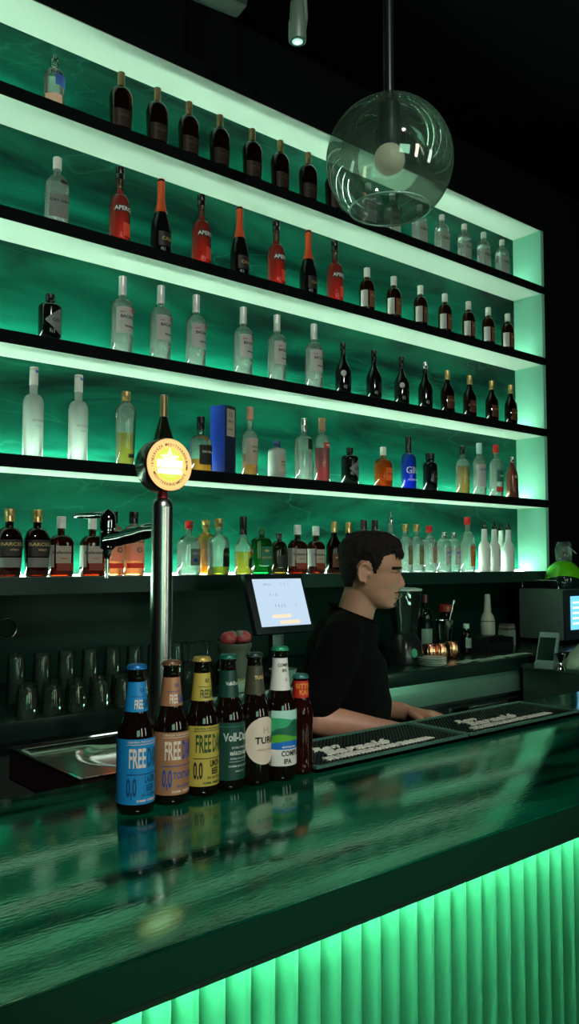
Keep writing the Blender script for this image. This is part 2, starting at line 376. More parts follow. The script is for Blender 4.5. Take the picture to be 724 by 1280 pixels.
def bottle(name, R, gm, cap=None, foil=None, labels=(), texts=(), liquid=None, extra=None, seg=28):
    """cap=(height,radius_add,material[,top overshoot]); foil=(z0,material); labels=(z0,z1,centre deg,half deg,material[,name]);
    texts=(string,size,sx,z,deg,material,bold,label index); liquid=(fill z,material)"""
    t = thing(name, '', '')
    bm = bmesh.new(); rings(bm, R, seg); link_mesh('glass_body', bm, gm, t, 60)
    h = R[-1][0]; rn = R[-1][1]
    if liquid:
        bm = bmesh.new(); rings(bm, inner(R, .93, liquid[0]), seg); link_mesh('liquid', bm, liquid[1], t, 60)
    if foil:
        bm = bmesh.new(); pts = []; z = foil[0]
        for i in range(9):
            zz = foil[0]+(h-foil[0])*i/8; v = surf(R, zz, 0); q = surf(R, zz, PI/2)
            pts.append((zz, abs(q.x)+.0012, abs(v.y)+.0012, 2))
        pts.append((h+.002, rn*.8, rn*.8, 2)); rings(bm, pts, 20); link_mesh('foil', bm, foil[1], t, 50)
    if cap:
        ch, ra, cm = cap[:3]; up = cap[3] if len(cap) > 3 else .003; rc = rn+ra
        pr = [(h-ch, rc), (h-ch*.93, rc*1.03), (h-ch*.90, rc), (h-ch*.55, rc), (h-ch*.52, rc*.96), (h-ch*.48, rc), (h+up-.002, rc), (h+up, rc*.86)]
        lathe('cap', pr, cm, t, 20)
    lab = []
    for q in labels:
        z0, z1, ac, ah, m = q[:5]
        bm = patch(R, z0, z1, D(ac-ah), D(ac+ah), off=.0007, nu=max(6, int(ah/6)))
        lab.append(link_mesh(q[5] if len(q) > 5 else 'label', bm, m, t, 60))
    bytm = {}
    for q in texts:
        bytm.setdefault((q[7] if len(q) > 7 else 0, q[5]), []).append(q)
    for (li, m), qs in bytm.items():
        bm = bmesh.new()
        for q in qs: text_add(bm, wrap_fn(R, q[3], D(q[4]), .0013), q[0], q[1], q[2], q[6])
        link_mesh('lettering', bm, m, lab[li] if lab else t)
    if extra: extra(t, R)
    return t

# ---- glass and paper colours
CLEAR = glass('clear_glass', (.90, .96, .92), .10, (.95, 1, .96), edge=.70)
CLEARW = glass('clear_spirit_glass', (.95, 1, .97), .22, (1, 1, .98), edge=.60, refr=.75)
FROST = glass('frosted_glass', (.97, 1, .97), .62, (.97, .98, .96), rough=.3, edge=.3)
LIQ = glass('clear_spirit', (1, 1, 1), .16, (1, 1, .98), edge=.0)
BROWN = glass('brown_glass', (.30, .105, .03), .10, (.30, .10, .02), edge=.8)
DKBROWN = glass('dark_brown_glass', (.10, .035, .012), .10, (.10, .04, .015), edge=.9)
BLKGL = mat('black_glass', (.004, .006, .005), .08)
REDL = glass('red_aperitif', (.95, .10, .05), .50, (1, .09, .05), edge=.2)
AMBER = glass('amber_spirit', (.90, .50, .10), .28, (.95, .50, .10), edge=.3)
YEL = glass('yellow_spirit', (.95, .80, .15), .28, (.98, .80, .15), edge=.2)
ORANGE = glass('orange_spirit', (.98, .62, .40), .35, (1, .62, .42), edge=.2)
PINK = glass('pink_spirit', (.90, .12, .16), .35, (.95, .12, .16), edge=.2)
BLUEL = glass('blue_spirit_glass', (.06, .28, .90), .30, (.05, .25, .95), edge=.3)
GREENG = glass('green_glass', (.02, .32, .09), .12, (.02, .35, .08), edge=.8)
P_W = paper('white_label_paper', (.86, .84, .80)); P_CR = paper('cream_label_paper', (.80, .70, .55)); P_BK = paper('black_label_paper', (.02, .018, .016), .1)
P_GR = paper('grey_label_paper', (.30, .32, .30), .3); P_RED = paper('red_label_paper', (.75, .05, .03), .3); P_GN = paper('green_label_paper', (.02, .20, .12), .2)
P_PK = paper('peach_label_paper', (.90, .45, .35), .5); P_BL = paper('blue_label_paper', (.10, .22, .75), .4); P_OR = paper('orange_label_paper', (.95, .35, .08), .5)
INK = mat('black_ink', (.01, .01, .01), .6); INKR = mat('red_ink', (.65, .05, .04), .6); INKW = mat('white_ink', (.85, .85, .80), .5); INKG = mat('gold_ink', (.60, .42, .15), .4, .3); INKBL = mat('blue_ink', (.03, .10, .50), .5)
C_BK = mat('black_cap', (.008, .009, .009), .25); C_W = mat('white_cap', (.85, .86, .78), .35); C_RED = mat('red_cap', (.65, .02, .02), .3); C_OR = mat('orange_foil', (.85, .12, .03), .35, .3)
C_GD = BRASS; C_SV = mat('silver_cap', (.75, .76, .74), .25, .9); C_CORK = mat('cork_stopper', (.42, .24, .12), .7); C_DG = mat('dark_gold_foil', (.30, .22, .10), .35, .6); C_BW = mat('lightblue_cap', (.55, .80, .85), .4)
KIT = {}
def t_vodka_pour():
    def ex(t, R):
        lathe('pourer', [(.196, .012), (.206, .013), (.212, .006), (.228, .004)], CHROME, t, 12)
        tubeo('spout', [(0.008, 0, .205), (.013, 0, .222)], .002, CHROME, t, 6)
        bm = bmesh.new(); ell(bm, (0, 0, 0), (.001, .001, .001)); bm.free()
    return bottle('vodka_bottle', shape(.2, .040, .135, .030, .0145), CLEAR, None, None,
        [(.02, .055, -20, 50, P_PK), (.09, .135, 30, 42, P_BL, 'printed_emblem')], [], (.12, LIQ), ex)
KIT['vodka_pour'] = t_vodka_pour
KIT['dark_liqueur'] = lambda: bottle('liqueur_bottle', shape(.265, .047, .155, .050, .0125, .8, 2.6, style='round', taper=.86), DKBROWN,
    (.055, .0025, C_DG), None, [(.03, .10, 0, 62, paper('dark_bronze_label', (.030, .018, .010), .2))], [('LICOR', .012, 1, .075, 0, mat('dull_gold_ink', (.14, .09, .04), .5), .0002)])
KIT['white_rum'] = lambda: bottle('gin_bottle', shape(.235, .043, .135, .05, .0135, .75, 3.2), CLEARW, (.032, .003, C_W), None,
    [(.025, .125, 0, 46, paper('pale_grey_paper', (.62, .70, .60), .5))], [('GIN', .022, 1, .095, 0, INK, .0003)], (.15, LIQ))
KIT['square_gin'] = lambda: bottle('gin_bottle', shape(.273, .042, .16, .045, .0135, .85, 3.6), CLEARW, (.045, .003, C_W), None,
    [(.03, .12, 0, 50, P_GR), (.165, .178, 25, 20, P_BK, 'seal')], [('DRY GIN', .014, 1, .095, 0, INK, .0003)], (.17, LIQ))
KIT['aperitif'] = lambda: bottle('aperitif_bottle', shape(.322, .042, .155, .055, .015), glass('aperitif_glass', (.93, .66, .55), .12, (.95, .5, .4)), (.05, .003, C_BK), None,
    [(.128, .155, 8, 58, P_BK, 'label'), (.03, .085, 28, 30, paper('red_orange_label', (.95, .16, .10), .4), 'lower_label')], [('APEROL', .024, 1, .141, 8, INKW, .0006)], (.225, REDL))
KIT['champagne'] = lambda: bottle('champagne_bottle', shape(.33, .043, .10, .15, .0145, style='slope'), BLKGL, None, (.185, C_OR), [(.035, .095, 10, 55, P_BK)], [('CAVA', .02, 1, .065, 10, INKG, .0004)])
KIT['champagne_gold'] = lambda: bottle('champagne_bottle', shape(.305, .042, .10, .14, .0145, style='slope'), mat('olive_black_glass', (.010, .014, .006), .1), None, (.215, C_DG), [(.035, .095, 10, 55, P_CR)], [])
KIT['white_label_whisky'] = lambda: bottle('whisky_bottle', shape(.236, .040, .135, .042, .0135, .8, 2.6), BROWN, (.046, .003, C_W), None,
    [(.03, .115, -62, 32, P_W), (.03, .115, 22, 40, paper('sepia_label', (.25, .12, .06), .2), 'front_label')], [('RUM', .016, 1, .09, 22, INKG, .0003, 1)], (.15, glass('brown_rum', (.42, .12, .04), .25, (.4, .12, .03))))
def t_squat():
    def ex(t, R):
        bm = bmesh.new(); v = [surf(R, z, D(a), .0009) for z, a in ((.075, -48), (.118, 20), (.03, 20))]
        # diamond label
        n = 10
        g = patch(R, lambda u: .078-.048*min(1, u*1.25), lambda u: .078+.045*min(1, u*1.25), D(-50), D(42), .0009, 20)
        lb = link_mesh('label', g, P_GR, t, 60)
        b2 = bmesh.new(); text_add(b2, wrap_fn(R, .078, D(8), .0015), 'GIN', .018, 1, .0003); link_mesh('lettering', b2, INK, lb)
        bm.free()
    return bottle('gin_bottle', shape(.182, .043, .125, .022, .014, 1, 2, style='square'), BLKGL, (.024, .004, C_BK), None, [], [], None, ex)
KIT['black_squat'] = t_squat
def t_rum():
    def ex(t, R):
        lb = [c for c in t.children if c.name.startswith('label')][0]
        bm = bmesh.new(); f = wrap_fn(R, .178, D(42), .0030)
        vs = [bm.verts.new(f(.0125*math.cos(a*PI/12), .0125*math.sin(a*PI/12))) for a in range(24)]; bm.faces.new(vs)
        link_mesh('round_emblem', bm, INKR, lb)
    return bottle('rum_bottle', shape(.32, .042, .198, .032, .0125), CLEARW, (.075, .0035, mat('white_silver_cap', (.82, .84, .80), .35, .3)), None, [(.085, .19, 10, 70, P_W)],
        [('BACARDI', .0175, .95, .150, 12, INK, .0005), ('Carta Blanca', .009, 1.1, .112, 22, INK, .0006), ('RON', .008, 1, .168, -25, INKR, .0003), ('+', .02, 1, .06, 18, INKR, .0004)], (.20, LIQ), ex)
KIT['bacardi'] = t_rum
def t_cream(dot=True, silver=False):
    def ex(t, R):
        if dot:
            bm = bmesh.new(); f = wrap_fn(R, .105, D(-42), .0034)
            bm.faces.new([bm.verts.new(f(.013*math.cos(a*PI/12), .015*math.sin(a*PI/12))) for a in range(24)]); link_mesh('round_label', bm, P_W, t)
    return bottle('liqueur_bottle', shape(.265, .040, .115, .085, .0125, style='slope'), BLKGL, (.035, .002, C_SV if silver else C_BK), None, [(.04, .09, 35, 38, P_BK)], [], None, ex)
KIT['cream_dot'] = t_cream
KIT['cream_plain'] = lambda: t_cream(False)
KIT['cream_silver'] = lambda: t_cream(False, True)
KIT['gold_cap_whisky'] = lambda: bottle('whisky_bottle', shape(.248, .041, .12, .075, .0125, .85, 2.3, style='slope'), DKBROWN, (.05, .0025, C_GD), None,
    [(.03, .10, 10, 55, paper('dark_red_brown_label', (.16, .05, .02), .35))], [('WHISKY', .012, 1, .075, 10, INKG, .0003)], (.13, glass('dark_whisky', (.35, .10, .03), .2, (.4, .12, .03))))
KIT['frosted_vodka'] = lambda: bottle('vodka_bottle', shape(.335, .037, .20, .035, .0145), FROST, (.065, .0015, C_W), None, [(.27, .325, 25, 30, P_BL, 'neck_print')],
    [('BELVEDERE', .011, .9, .135, 8, mat('grey_ink', (.35, .36, .38), .5), .0003), ('VODKA', .008, 1, .115, 8, mat('grey_ink'), .0002)], None)
KIT['ornate'] = lambda: bottle('tequila_bottle', [(0, .033, .033, 2), (.004, .036, .036, 2), (.10, .038, .038, 2), (.18, .040, .040, 2), (.21, .0425, .0425, 2), (.232, .038, .038, 2), (.248, .026, .026, 2), (.258, .016, .016, 2), (.29, .015, .015, 2), (.297, .013, .013, 2)],
    CLEARW, (.036, .005, C_GD), None, [(.06, .21, 32, 16, P_GN, 'figure_print'), (.03, .045, 10, 25, P_BK)], [], (.13, YEL))
KIT['jack'] = lambda: bottle('whiskey_bottle', shape(.238, .044, .125, .035, .0145, .85, 4), CLEAR, (.055, .003, C_BK), None, [(.03, .115, 20, 52, P_BK)], [('Old No.7', .014, 1, .085, 20, INKW, .0003)], (.055, AMBER))
KIT['amber_tall'] = lambda: bottle('whisky_bottle', shape(.312, .036, .165, .04, .0135), CLEARW, (.055, .0025, mat('salmon_cap', (.70, .33, .22), .4)), None, [(.05, .17, 5, 72, P_CR)], [('SINGLE', .012, 1, .13, 10, INK, .0002), ('MALT', .012, 1, .11, 10, INK, .0002)], (.10, AMBER))
KIT['ceramic'] = lambda: bottle('mezcal_bottle', shape(.173, .041, .118, .022, .013, 1, 2, style='square'), mat('grey_stoneware', (.42, .47, .42), .55), (.028, .004, mat('navy_stopper', (.03, .05, .16), .4)), None, [(.03, .10, 18, 40, P_CR)], [('MEZCAL', .009, 1, .075, 18, INK, .0002), ('ARTESANAL', .006, 1, .06, 18, INK, .0001)])
KIT['tall_vodka'] = lambda: bottle('vodka_bottle', shape(.298, .038, .185, .03, .0135, .9, 3.5, style='square'), CLEARW, (.06, .003, C_SV), None, [(.15, .20, 30, 32, P_BK), (.24, .275, 10, 60, P_BK, 'neck_label')], [], (.14, LIQ))
KIT['pink'] = lambda: bottle('vodka_bottle', shape(.311, .037, .195, .035, .0135), CLEARW, (.06, .003, C_CORK), None, [(.165, .19, 20, 50, P_RED)], [('SMIRNOFF', .011, .8, .178, 20, INKW, .0003)], (.165, PINK))
KIT['amber_gin'] = lambda: bottle('rum_bottle', shape(.208, .046, .12, .03, .013, .9, 2.6), glass('amber_glass', (.80, .38, .08), .25, (.8, .36, .06)), (.04, .003, C_W), None, [(.035, .10, 15, 40, P_OR)], [('BARCELO', .010, 1, .07, 15, INK, .0002)], (.13, AMBER))
KIT['blue'] = lambda: bottle('gin_bottle', shape(.282, .040, .155, .04, .0135), BLUEL, (.085, .0025, C_BK), None, [], [], (.15, glass('blue_spirit', (.05, .30, .95), .35, (.05, .3, 1))), lambda t, R: (
    lambda bm: (text_add(bm, wrap_fn(R, .10, D(-5), .001), 'GIN', .05, .9, .0006), text_add(bm, wrap_fn(R, .05, D(-5), .001), 'PREMIUM', .014, 1, .0003), link_mesh('white_print', bm, INKW, t)))(bmesh.new()))
KIT['black_jug'] = lambda: bottle('liqueur_bottle', shape(.206, .039, .14, .02, .022, style='round'), BLKGL, (.028, .003, C_BK), None, [(.04, .11, 20, 40, P_BK)], [('LIQUOR', .011, 1, .08, 20, INKG, .0002)])
KIT['yellow_tequila'] = lambda: bottle('tequila_bottle', shape(.272, .038, .15, .05, .013), CLEARW, (.045, .003, C_BK), None, [(.055, .125, 38, 34, P_BK)], [('ORO', .02, 1, .09, 38, INKG, .0003)], (.16, glass('gold_tequila', (.97, .66, .06), .35, (1, .68, .08))))
KIT['white_vodka'] = lambda: bottle('vodka_bottle', shape(.305, .038, .19, .04, .0135), CLEARW, (.06, .003, C_BW), None, [(.05, .18, 0, 75, P_W), (.07, .16, 40, 22, P_GR, 'side_print')], [('BLANC', .014, 1, .15, -8, INKBL, .0003)], (.2, LIQ))
KIT['green_gin'] = lambda: bottle('vermouth_bottle', shape(.311, .041, .18, .05, .0135), CLEARW, (.045, .0035, C_RED), None, [(.09, .16, 20, 70, P_GN), (.03, .06, 15, 68, P_RED, 'lower_label')], [('MARTINI', .015, 1, .125, 20, INKW, .0004)], (.18, LIQ))
KIT['brown_curvy'] = lambda: bottle('liqueur_bottle', [(0, .034, .034, 2), (.005, .0385, .0385, 2), (.06, .037, .037, 2), (.13, .0365, .0365, 2), (.165, .031, .031, 2), (.19, .020, .020, 2), (.215, .014, .014, 2), (.24, .0125, .0125, 2), (.251, .012, .012, 2)],
    mat('copper_brown_bottle', (.16, .055, .035), .22, .3), (.03, .003, C_SV), None, [], [], None, lambda t, R: (
    lambda bm: (text_add(bm, wrap_fn(R, .13, D(-10), .001), 'SL', .02, 1, .0004), link_mesh('white_print', bm, INKW, t)))(bmesh.new()))
KIT['black_label_rum'] = lambda: bottle('rum_bottle', shape(.245, .047, .125, .055, .0145, .75, 2.8, taper=.86), DKBROWN, (.044, .0035, BRASS), None, [(.075, .135, 8, 62, P_BK), (.035, .07, 8, 62, P_GR, 'lower_label')],
    [('BARCELÓ', .017, 1, .118, 12, INKG, .0003), ('AÑEJO', .008, 1, .098, 12, INKG, .0002)], (.12, glass('glowing_amber', (.95, .50, .06), .3, (1, .5, .06))))
def t_ball():
    def ex(t, R):
        bm = patch(R, .022, .05, D(-30), D(48), .0010, 14); link_mesh('red_crest', bm, paper('crest_red_brown', (.35, .05, .03), .3), t, 60)
    return bottle('whisky_bottle', shape(.224, .044, .125, .032, .0135, .72, 4.5), BROWN, (.042, .0035, C_W), None, [(.05, .115, 0, 34, P_CR), (.035, .118, -78, 36, P_W, 'side_label')],
        [("Ballantine's", .014, .9, .09, 2, INK, .0003), ('FINEST', .007, 1, .068, 2, INKR, .0002)], (.14, glass('warm_whisky', (.60, .18, .05), .3, (.55, .16, .04))), ex)
KIT['ballantine'] = t_ball
KIT['peach_gin'] = lambda: bottle('gin_bottle', shape(.253, .040, .165, .035, .0145, .9, 3), glass('peach_glass', (1, .72, .55), .35, (1, .72, .55)), (.045, .004, C_BK), None, [(.03, .05, 0, 60, P_RED), (.06, .13, 0, 60, P_PK)],
    [('●', .03, 1, .10, 12, mat('rosy_ink', (.30, .12, .12), .5), 0, 1)], (.16, ORANGE))
KIT['red_cap_gin'] = lambda: bottle('gin_bottle', shape(.226, .046, .125, .04, .0135, .8, 3.4), CLEARW, (.03, .0035, C_RED), None, [(.04, .11, 14, 30, P_GR)], [('GIN', .016, 1, .09, 14, INKW, .0003), ('●', .022, 1, .06, 14, INKBL, 0)], (.15, LIQ))
KIT['amber_back'] = lambda: bottle('rum_bottle', shape(.235, .036, .14, .04, .014, .9, 3), glass('gold_glass', (1, .75, .35), .3, (1, .7, .25)), (.035, .004, C_GD), None, [(.04, .11, 0, 40, P_CR)], [], (.15, AMBER))
def t_arch():
    def ex(t, R):
        bm = patch(R, .035, lambda u: .10+.014*math.sin(PI*u)**.6, D(-8), D(46), .001, 16); lb = link_mesh('label', bm, P_BK, t, 60)
        b = bmesh.new(); text_add(b, wrap_fn(R, .085, D(18), .0016), 'XO', .016, 1, .0003); link_mesh('lettering', b, INKG, lb)
    return bottle('rum_bottle', shape(.236, .043, .13, .04, .0145, .85, 3.6), CLEARW, (.036, .004, C_GD), None, [], [], (.035, YEL), ex)
KIT['arch'] = t_arch
def t_43():
    def ex(t, R):
        bm = bmesh.new(); f = wrap_fn(R, .10, D(38), .0042)
        bm.faces.new([bm.verts.new(f(.017*math.cos(a*PI/12), .017*math.sin(a*PI/12))) for a in range(24)]); lb = link_mesh('round_label', bm, P_RED, t)
        b = bmesh.new(); text_add(b, wrap_fn(R, .10, D(38), .0048), '43', .02, 1, .0005); link_mesh('lettering', b, INKW, lb)
    return bottle('liqueur_bottle', shape(.225, .039, .105, .075, .0125, style='slope'), CLEARW, (.05, .004, C_BK, .032), None, [(.03, .07, 38, 36, P_BK)], [], (.10, YEL), ex)
KIT['liqueur43'] = t_43
KIT['green_square'] = lambda: bottle('herbal_liqueur_bottle', shape(.206, .046, .145, .02, .013, .6, 5, style='square'), GREENG, (.025, .004, mat('green_cap', (.01, .12, .04), .3)), None, [(.04, .125, 12, 34, P_GN)], [('✚', .02, 1, .105, 12, INKG, 0), ('MEISTER', .011, .8, .075, 12, INKG, .0002)], None)
KIT['dark_round'] = lambda: bottle('brandy_bottle', shape(.186, .043, .10, .055, .012, .7, 2.3, style='round'), glass('olive_brown_glass', (.12, .09, .03), .1, (.1, .08, .03), edge=.8), (.022, .003, C_BK), None, [(.03, .085, 10, 45, P_BK)], [], None)
KIT['dark_cap'] = lambda: bottle('wine_bottle', shape(.264, .034, .17, .05, .013), CLEARW, (.06, .003, mat('maroon_black_cap', (.03, .012, .012), .25)), None, [(.05, .15, 0, 60, P_W)], [], None)
def t_pourer():
    def ex(t, R): lathe('pourer', [(.252, .011), (.268, .012), (.285, .010), (.287, .004), (.316, .0028)], CHROME, t, 12)
    return bottle('vodka_bottle', shape(.262, .041, .15, .05, .0135), CLEARW, None, None, [(.04, .13, 0, 55, P_W)], [('VODKA', .014, 1, .09, 0, INKBL, .0003)], (.15, LIQ), ex)
KIT['speed_pour'] = t_pourer
KIT['olive_label'] = lambda: bottle('tequila_bottle', shape(.252, .037, .15, .04, .0135, .9, 2.8), CLEARW, (.035, .0035, C_GD), None, [(.04, .14, 18, 42, paper('olive_gold_label', (.45, .42, .20), .5))], [('TEQUILA', .010, 1, .11, 18, INK, .0002)], (.17, LIQ))
KIT['red_cap_slim'] = lambda: bottle('gin_bottle', shape(.249, .038, .15, .045, .0135, .9, 2.8), CLEARW, (.033, .004, C_RED), None, [(.05, .14, 20, 30, P_PK)], [('♛', .02, 1, .11, 20, INKR, 0), ('GIN', .011, 1, .07, 20, INKR, .0002)], (.17, LIQ))
KIT['blue_print'] = lambda: bottle('vodka_bottle', shape(.214, .040, .145, .035, .0145), CLEARW, (.03, .003, C_SV), None, [(.04, .13, 10, 50, P_W)], [('ABSOLUT', .014, .95, .105, 10, INKBL, .0005), ('VODKA', .010, 1, .08, 10, INKBL, .0003)], (.14, LIQ))
KIT['orange_label'] = lambda: bottle('gin_bottle', shape(.305, .042, .14, .085, .0145, .9, 2.6), CLEARW, (.04, .004, C_RED), None, [(.03, .145, 20, 50, P_OR)], [('LARIOS', .012, 1, .12, 20, INKW, .0003), ('◎', .05, 1, .075, 25, INKR, .0003)], (.16, LIQ))
def t_puree():
    def ex(t, R): lathe('pour_spout', [(.247, .0155), (.262, .0155), (.266, .012), (.275, .008), (.292, .005)], C_BK, t, 16)
    return bottle('puree_bottle', [(0, .031, .031, 2), (.004, .034, .034, 2), (.14, .034, .034, 2), (.155, .031, .031, 2), (.18, .018, .018, 2), (.245, .0155, .0155, 2), (.25, .015, .015, 2)], mat('white_puree_bottle', (.82, .84, .80), .35), None, None,
        [(.03, .13, 42, 34, P_GR)], [('FRUIT', .013, 1, .10, 42, INK, .0003), ('MIX', .013, 1, .08, 42, INKR, .0003)], None, ex)
KIT['puree'] = t_puree

def at(px, py, y):
    r = FWD + (px-CX)/F*RGT - (py-CY)/F*UPV; t = y/r.y; return Vector((t*r.x, y, H+t*r.z))
def atz(px, py, z):
    r = FWD + (px-CX)/F*RGT - (py-CY)/F*UPV; t = (z-H)/r.z; return Vector((t*r.x, t*r.y, z))
PROTO = {}
used = set()
ORD = ['first', 'second', 'third', 'fourth', 'fifth', 'sixth', 'seventh', 'eighth']
def place(kind, x, y, z, s=1, rz=0):
    if kind not in PROTO: PROTO[kind] = KIT[kind]()
    o = PROTO[kind] if kind not in used else copy_tree(PROTO[kind])
    used.add(kind); o.location = (x, y, z); o.scale = (s, s, s); o.rotation_euler = (0, 0, rz)
    return o
SHN = ['top', 'second', 'third', 'fourth', 'lowest']
def row(ri, kind, pxs, desc, cat, group=None, single=None, y=2.925, s=1.0, dy=None):
    n = len(pxs)
    for i, px in enumerate(pxs):
        Y = y + (dy[i] if dy else 0)
        p = at(px, 700, Y)
        o = place(kind, p.x, Y, SH[ri]+.0003, s*(1+random.uniform(-.008, .008)), random.uniform(-.12, .12))
        if n == 1: lab = desc + ' on the %s lit shelf' % SHN[ri] + (', ' + single if single else '')
        else: lab = desc + ' on the %s lit shelf, %s of %d' % (SHN[ri], ORD[i], n)
        for k in ('group',):
            if k in o: del o[k]
        tag(o, lab, cat, group)
# --- top shelf
row(0, 'vodka_pour', [57], 'small clear vodka bottle with a pourer', 'bottle')
row(0, 'dark_liqueur', [144, 191, 232, 272, 314, 350, 386, 419], 'dark bottle with gold cap', 'bottle', 'dark gold-capped bottles on the top shelf')
row(0, 'white_rum', [463, 494, 529, 557.5, 586, 610.5, 634], 'clear white-capped gin bottle', 'bottle', 'clear gin bottles on the top shelf')
# --- second
row(1, 'square_gin', [63], 'clear square-shouldered gin bottle with grey label', 'bottle')
row(1, 'aperitif', [144, 249, 345, 420], 'red aperitif bottle', 'bottle', 'red aperitif bottles')
row(1, 'champagne', [197, 298, 386], 'dark bottle with orange foil neck', 'bottle', 'orange foiled sparkling wine bottles')
row(1, 'white_label_whisky', [461, 495, 529, 560, 590, 615, 639.5], 'small brown bottle with white cap', 'bottle', 'brown white-capped bottles on the second shelf')
# --- third
row(2, 'black_squat', [57], 'squat black gin bottle', 'bottle')
row(2, 'bacardi', [149, 198, 243, 303, 346, 393], 'clear rum bottle with white label', 'bottle', 'clear rum bottles on the third shelf')
row(2, 'cream_dot', [430, 504], 'black bottle with round white dot', 'bottle', 'black bottles with a white dot')
row(2, 'cream_plain', [469], 'plain black slope-shouldered bottle between two white-dotted ones', 'bottle')
row(2, 'cream_silver', [534], 'black slope-shouldered bottle with silver cap', 'bottle')
row(2, 'gold_cap_whisky', [562, 590, 618, 642], 'brown gold-capped whisky bottle', 'bottle', 'gold-capped whisky bottles on the third shelf')
# --- fourth
row(3, 'frosted_vodka', [38, 95], 'tall frosted white vodka bottle', 'bottle', 'frosted vodka bottles')
row(3, 'ornate', [155], 'ornate gold-capped tequila bottle with yellow liquid', 'bottle')
row(3, 'champagne_gold', [203], 'sparkling wine bottle with dark gold foil', 'bottle', single='behind the medallion')
row(3, 'jack', [250], 'square black-capped whiskey bottle nearly empty', 'bottle')
row(3, 'amber_tall', [312], 'tall cream-labelled bottle with amber liquid', 'bottle')
row(3, 'ceramic', [346], 'squat grey stoneware bottle', 'bottle')
row(3, 'tall_vodka', [380], 'tall clear square vodka bottle', 'bottle')
row(3, 'pink', [403], 'clear bottle of red spirit', 'bottle', single='beside the square vodka')
row(3, 'black_squat', [438], 'squat black gin bottle', 'bottle')
row(3, 'amber_gin', [480], 'squat amber rum bottle with white cap', 'bottle')
row(3, 'blue', [512], 'bright blue gin bottle with long black neck', 'bottle')
row(3, 'black_jug', [539], 'small black round-shouldered bottle', 'bottle', single='beside the blue one')
row(3, 'yellow_tequila', [580], 'golden tequila bottle with dark round label', 'bottle')
row(3, 'white_vodka', [601], 'white-labelled vodka bottle with pale blue cap', 'bottle')
row(3, 'green_gin', [622], 'vermouth bottle with red cap and green label', 'bottle')
row(3, 'brown_curvy', [642], 'curvy copper brown bottle', 'bottle', single='rightmost')
# --- lowest
row(4, 'black_label_rum', [11, 46], 'dark rum bottle with gold cap', 'bottle', 'dark rum bottles at the left end')
row(4, 'ballantine', [76, 115], 'brown whisky bottle with white cap', 'bottle', 'brown whisky bottles left of the tap')
row(4, 'peach_gin', [141, 167], 'peach coloured bottle behind the tap', 'bottle', 'peach bottles behind the tap')
row(4, 'red_cap_gin', [236], 'broad clear gin bottle with red cap', 'bottle', single='beside the tap')
row(4, 'amber_back', [257], 'amber bottle half behind the arched-label bottle', 'bottle', y=2.972)
row(4, 'arch', [273], 'clear bottle with dark arched label', 'bottle', y=2.895)
row(4, 'liqueur43', [304], 'yellow liqueur bottle with a tall black stopper', 'bottle')
row(4, 'green_square', [327], 'flat square green herbal liqueur bottle', 'bottle')
row(4, 'dark_round', [349], 'small dark olive brandy bottle', 'bottle', dy=[.03])
row(4, 'ballantine', [372, 395], 'brown white-capped bottle over the till', 'bottle', 'brown whisky bottles over the till')
row(4, 'gold_cap_whisky', [418, 436], 'dark gold-capped bottle by the barman', 'bottle', 'gold-capped bottles by the barman')
row(4, 'dark_cap', [455, 469], 'slim dark-capped bottle over the barman', 'bottle', 'slim bottles behind the head of the barman')
row(4, 'speed_pour', [489], 'clear vodka bottle with steel pourer', 'bottle')
row(4, 'olive_label', [507, 521], 'clear gold-capped tequila bottle', 'bottle', 'gold-capped tequila bottles')
row(4, 'red_cap_slim', [537], 'slim clear gin bottle with red cap', 'bottle')
row(4, 'blue_print', [555, 567], 'small vodka bottle with blue lettering', 'bottle', 'small blue-lettered vodka bottles')
row(4, 'orange_label', [585], 'tall orange-labelled gin bottle with red cap', 'bottle')
row(4, 'puree', [606, 618.5, 627, 636], 'white pouring bottle with black spout', 'bottle', 'white puree bottles', dy=[0, .0, .075, -.01])
# gift box
p = at(274, 700, 2.96)
gb = thing('gift_box', 'tall blue and black bottle gift box on the fourth lit shelf', 'box', (p.x, 2.935, SH[3]), .30)
bm = bmesh.new(); bx(bm, -.040, .040, -.040, .040, 0, .30, 0, .0015)
for f in bm.faces: f.material_index = 1 if f.normal.x < -.6 else 0
bm.normal_update()
for f in bm.faces: f.material_index = 1 if f.normal.x < -.6 else 0
link_mesh('carton', bm, [mat('navy_carton', (.012, .018, .05), .4), paper('royal_blue_carton', (.02, .08, .70), .25)], gb)
lb = box('label', -.026, .030, -.0408, -.0400, .165, .285, P_CR, gb)
bm = bmesh.new(); f = lambda x, y: Vector((x, -.0413, .23+y))
text_add(bm, f, 'AÑOS', .014, 1, .0002); text_add(bm, lambda x, y: Vector((x, -.0413, .26+y)), '12', .026, 1, .0003); text_add(bm, lambda x, y: Vector((x, -.0413, .195+y)), 'RESERVA', .010, 1, .0001)
link_mesh('lettering', bm, INK, lb)

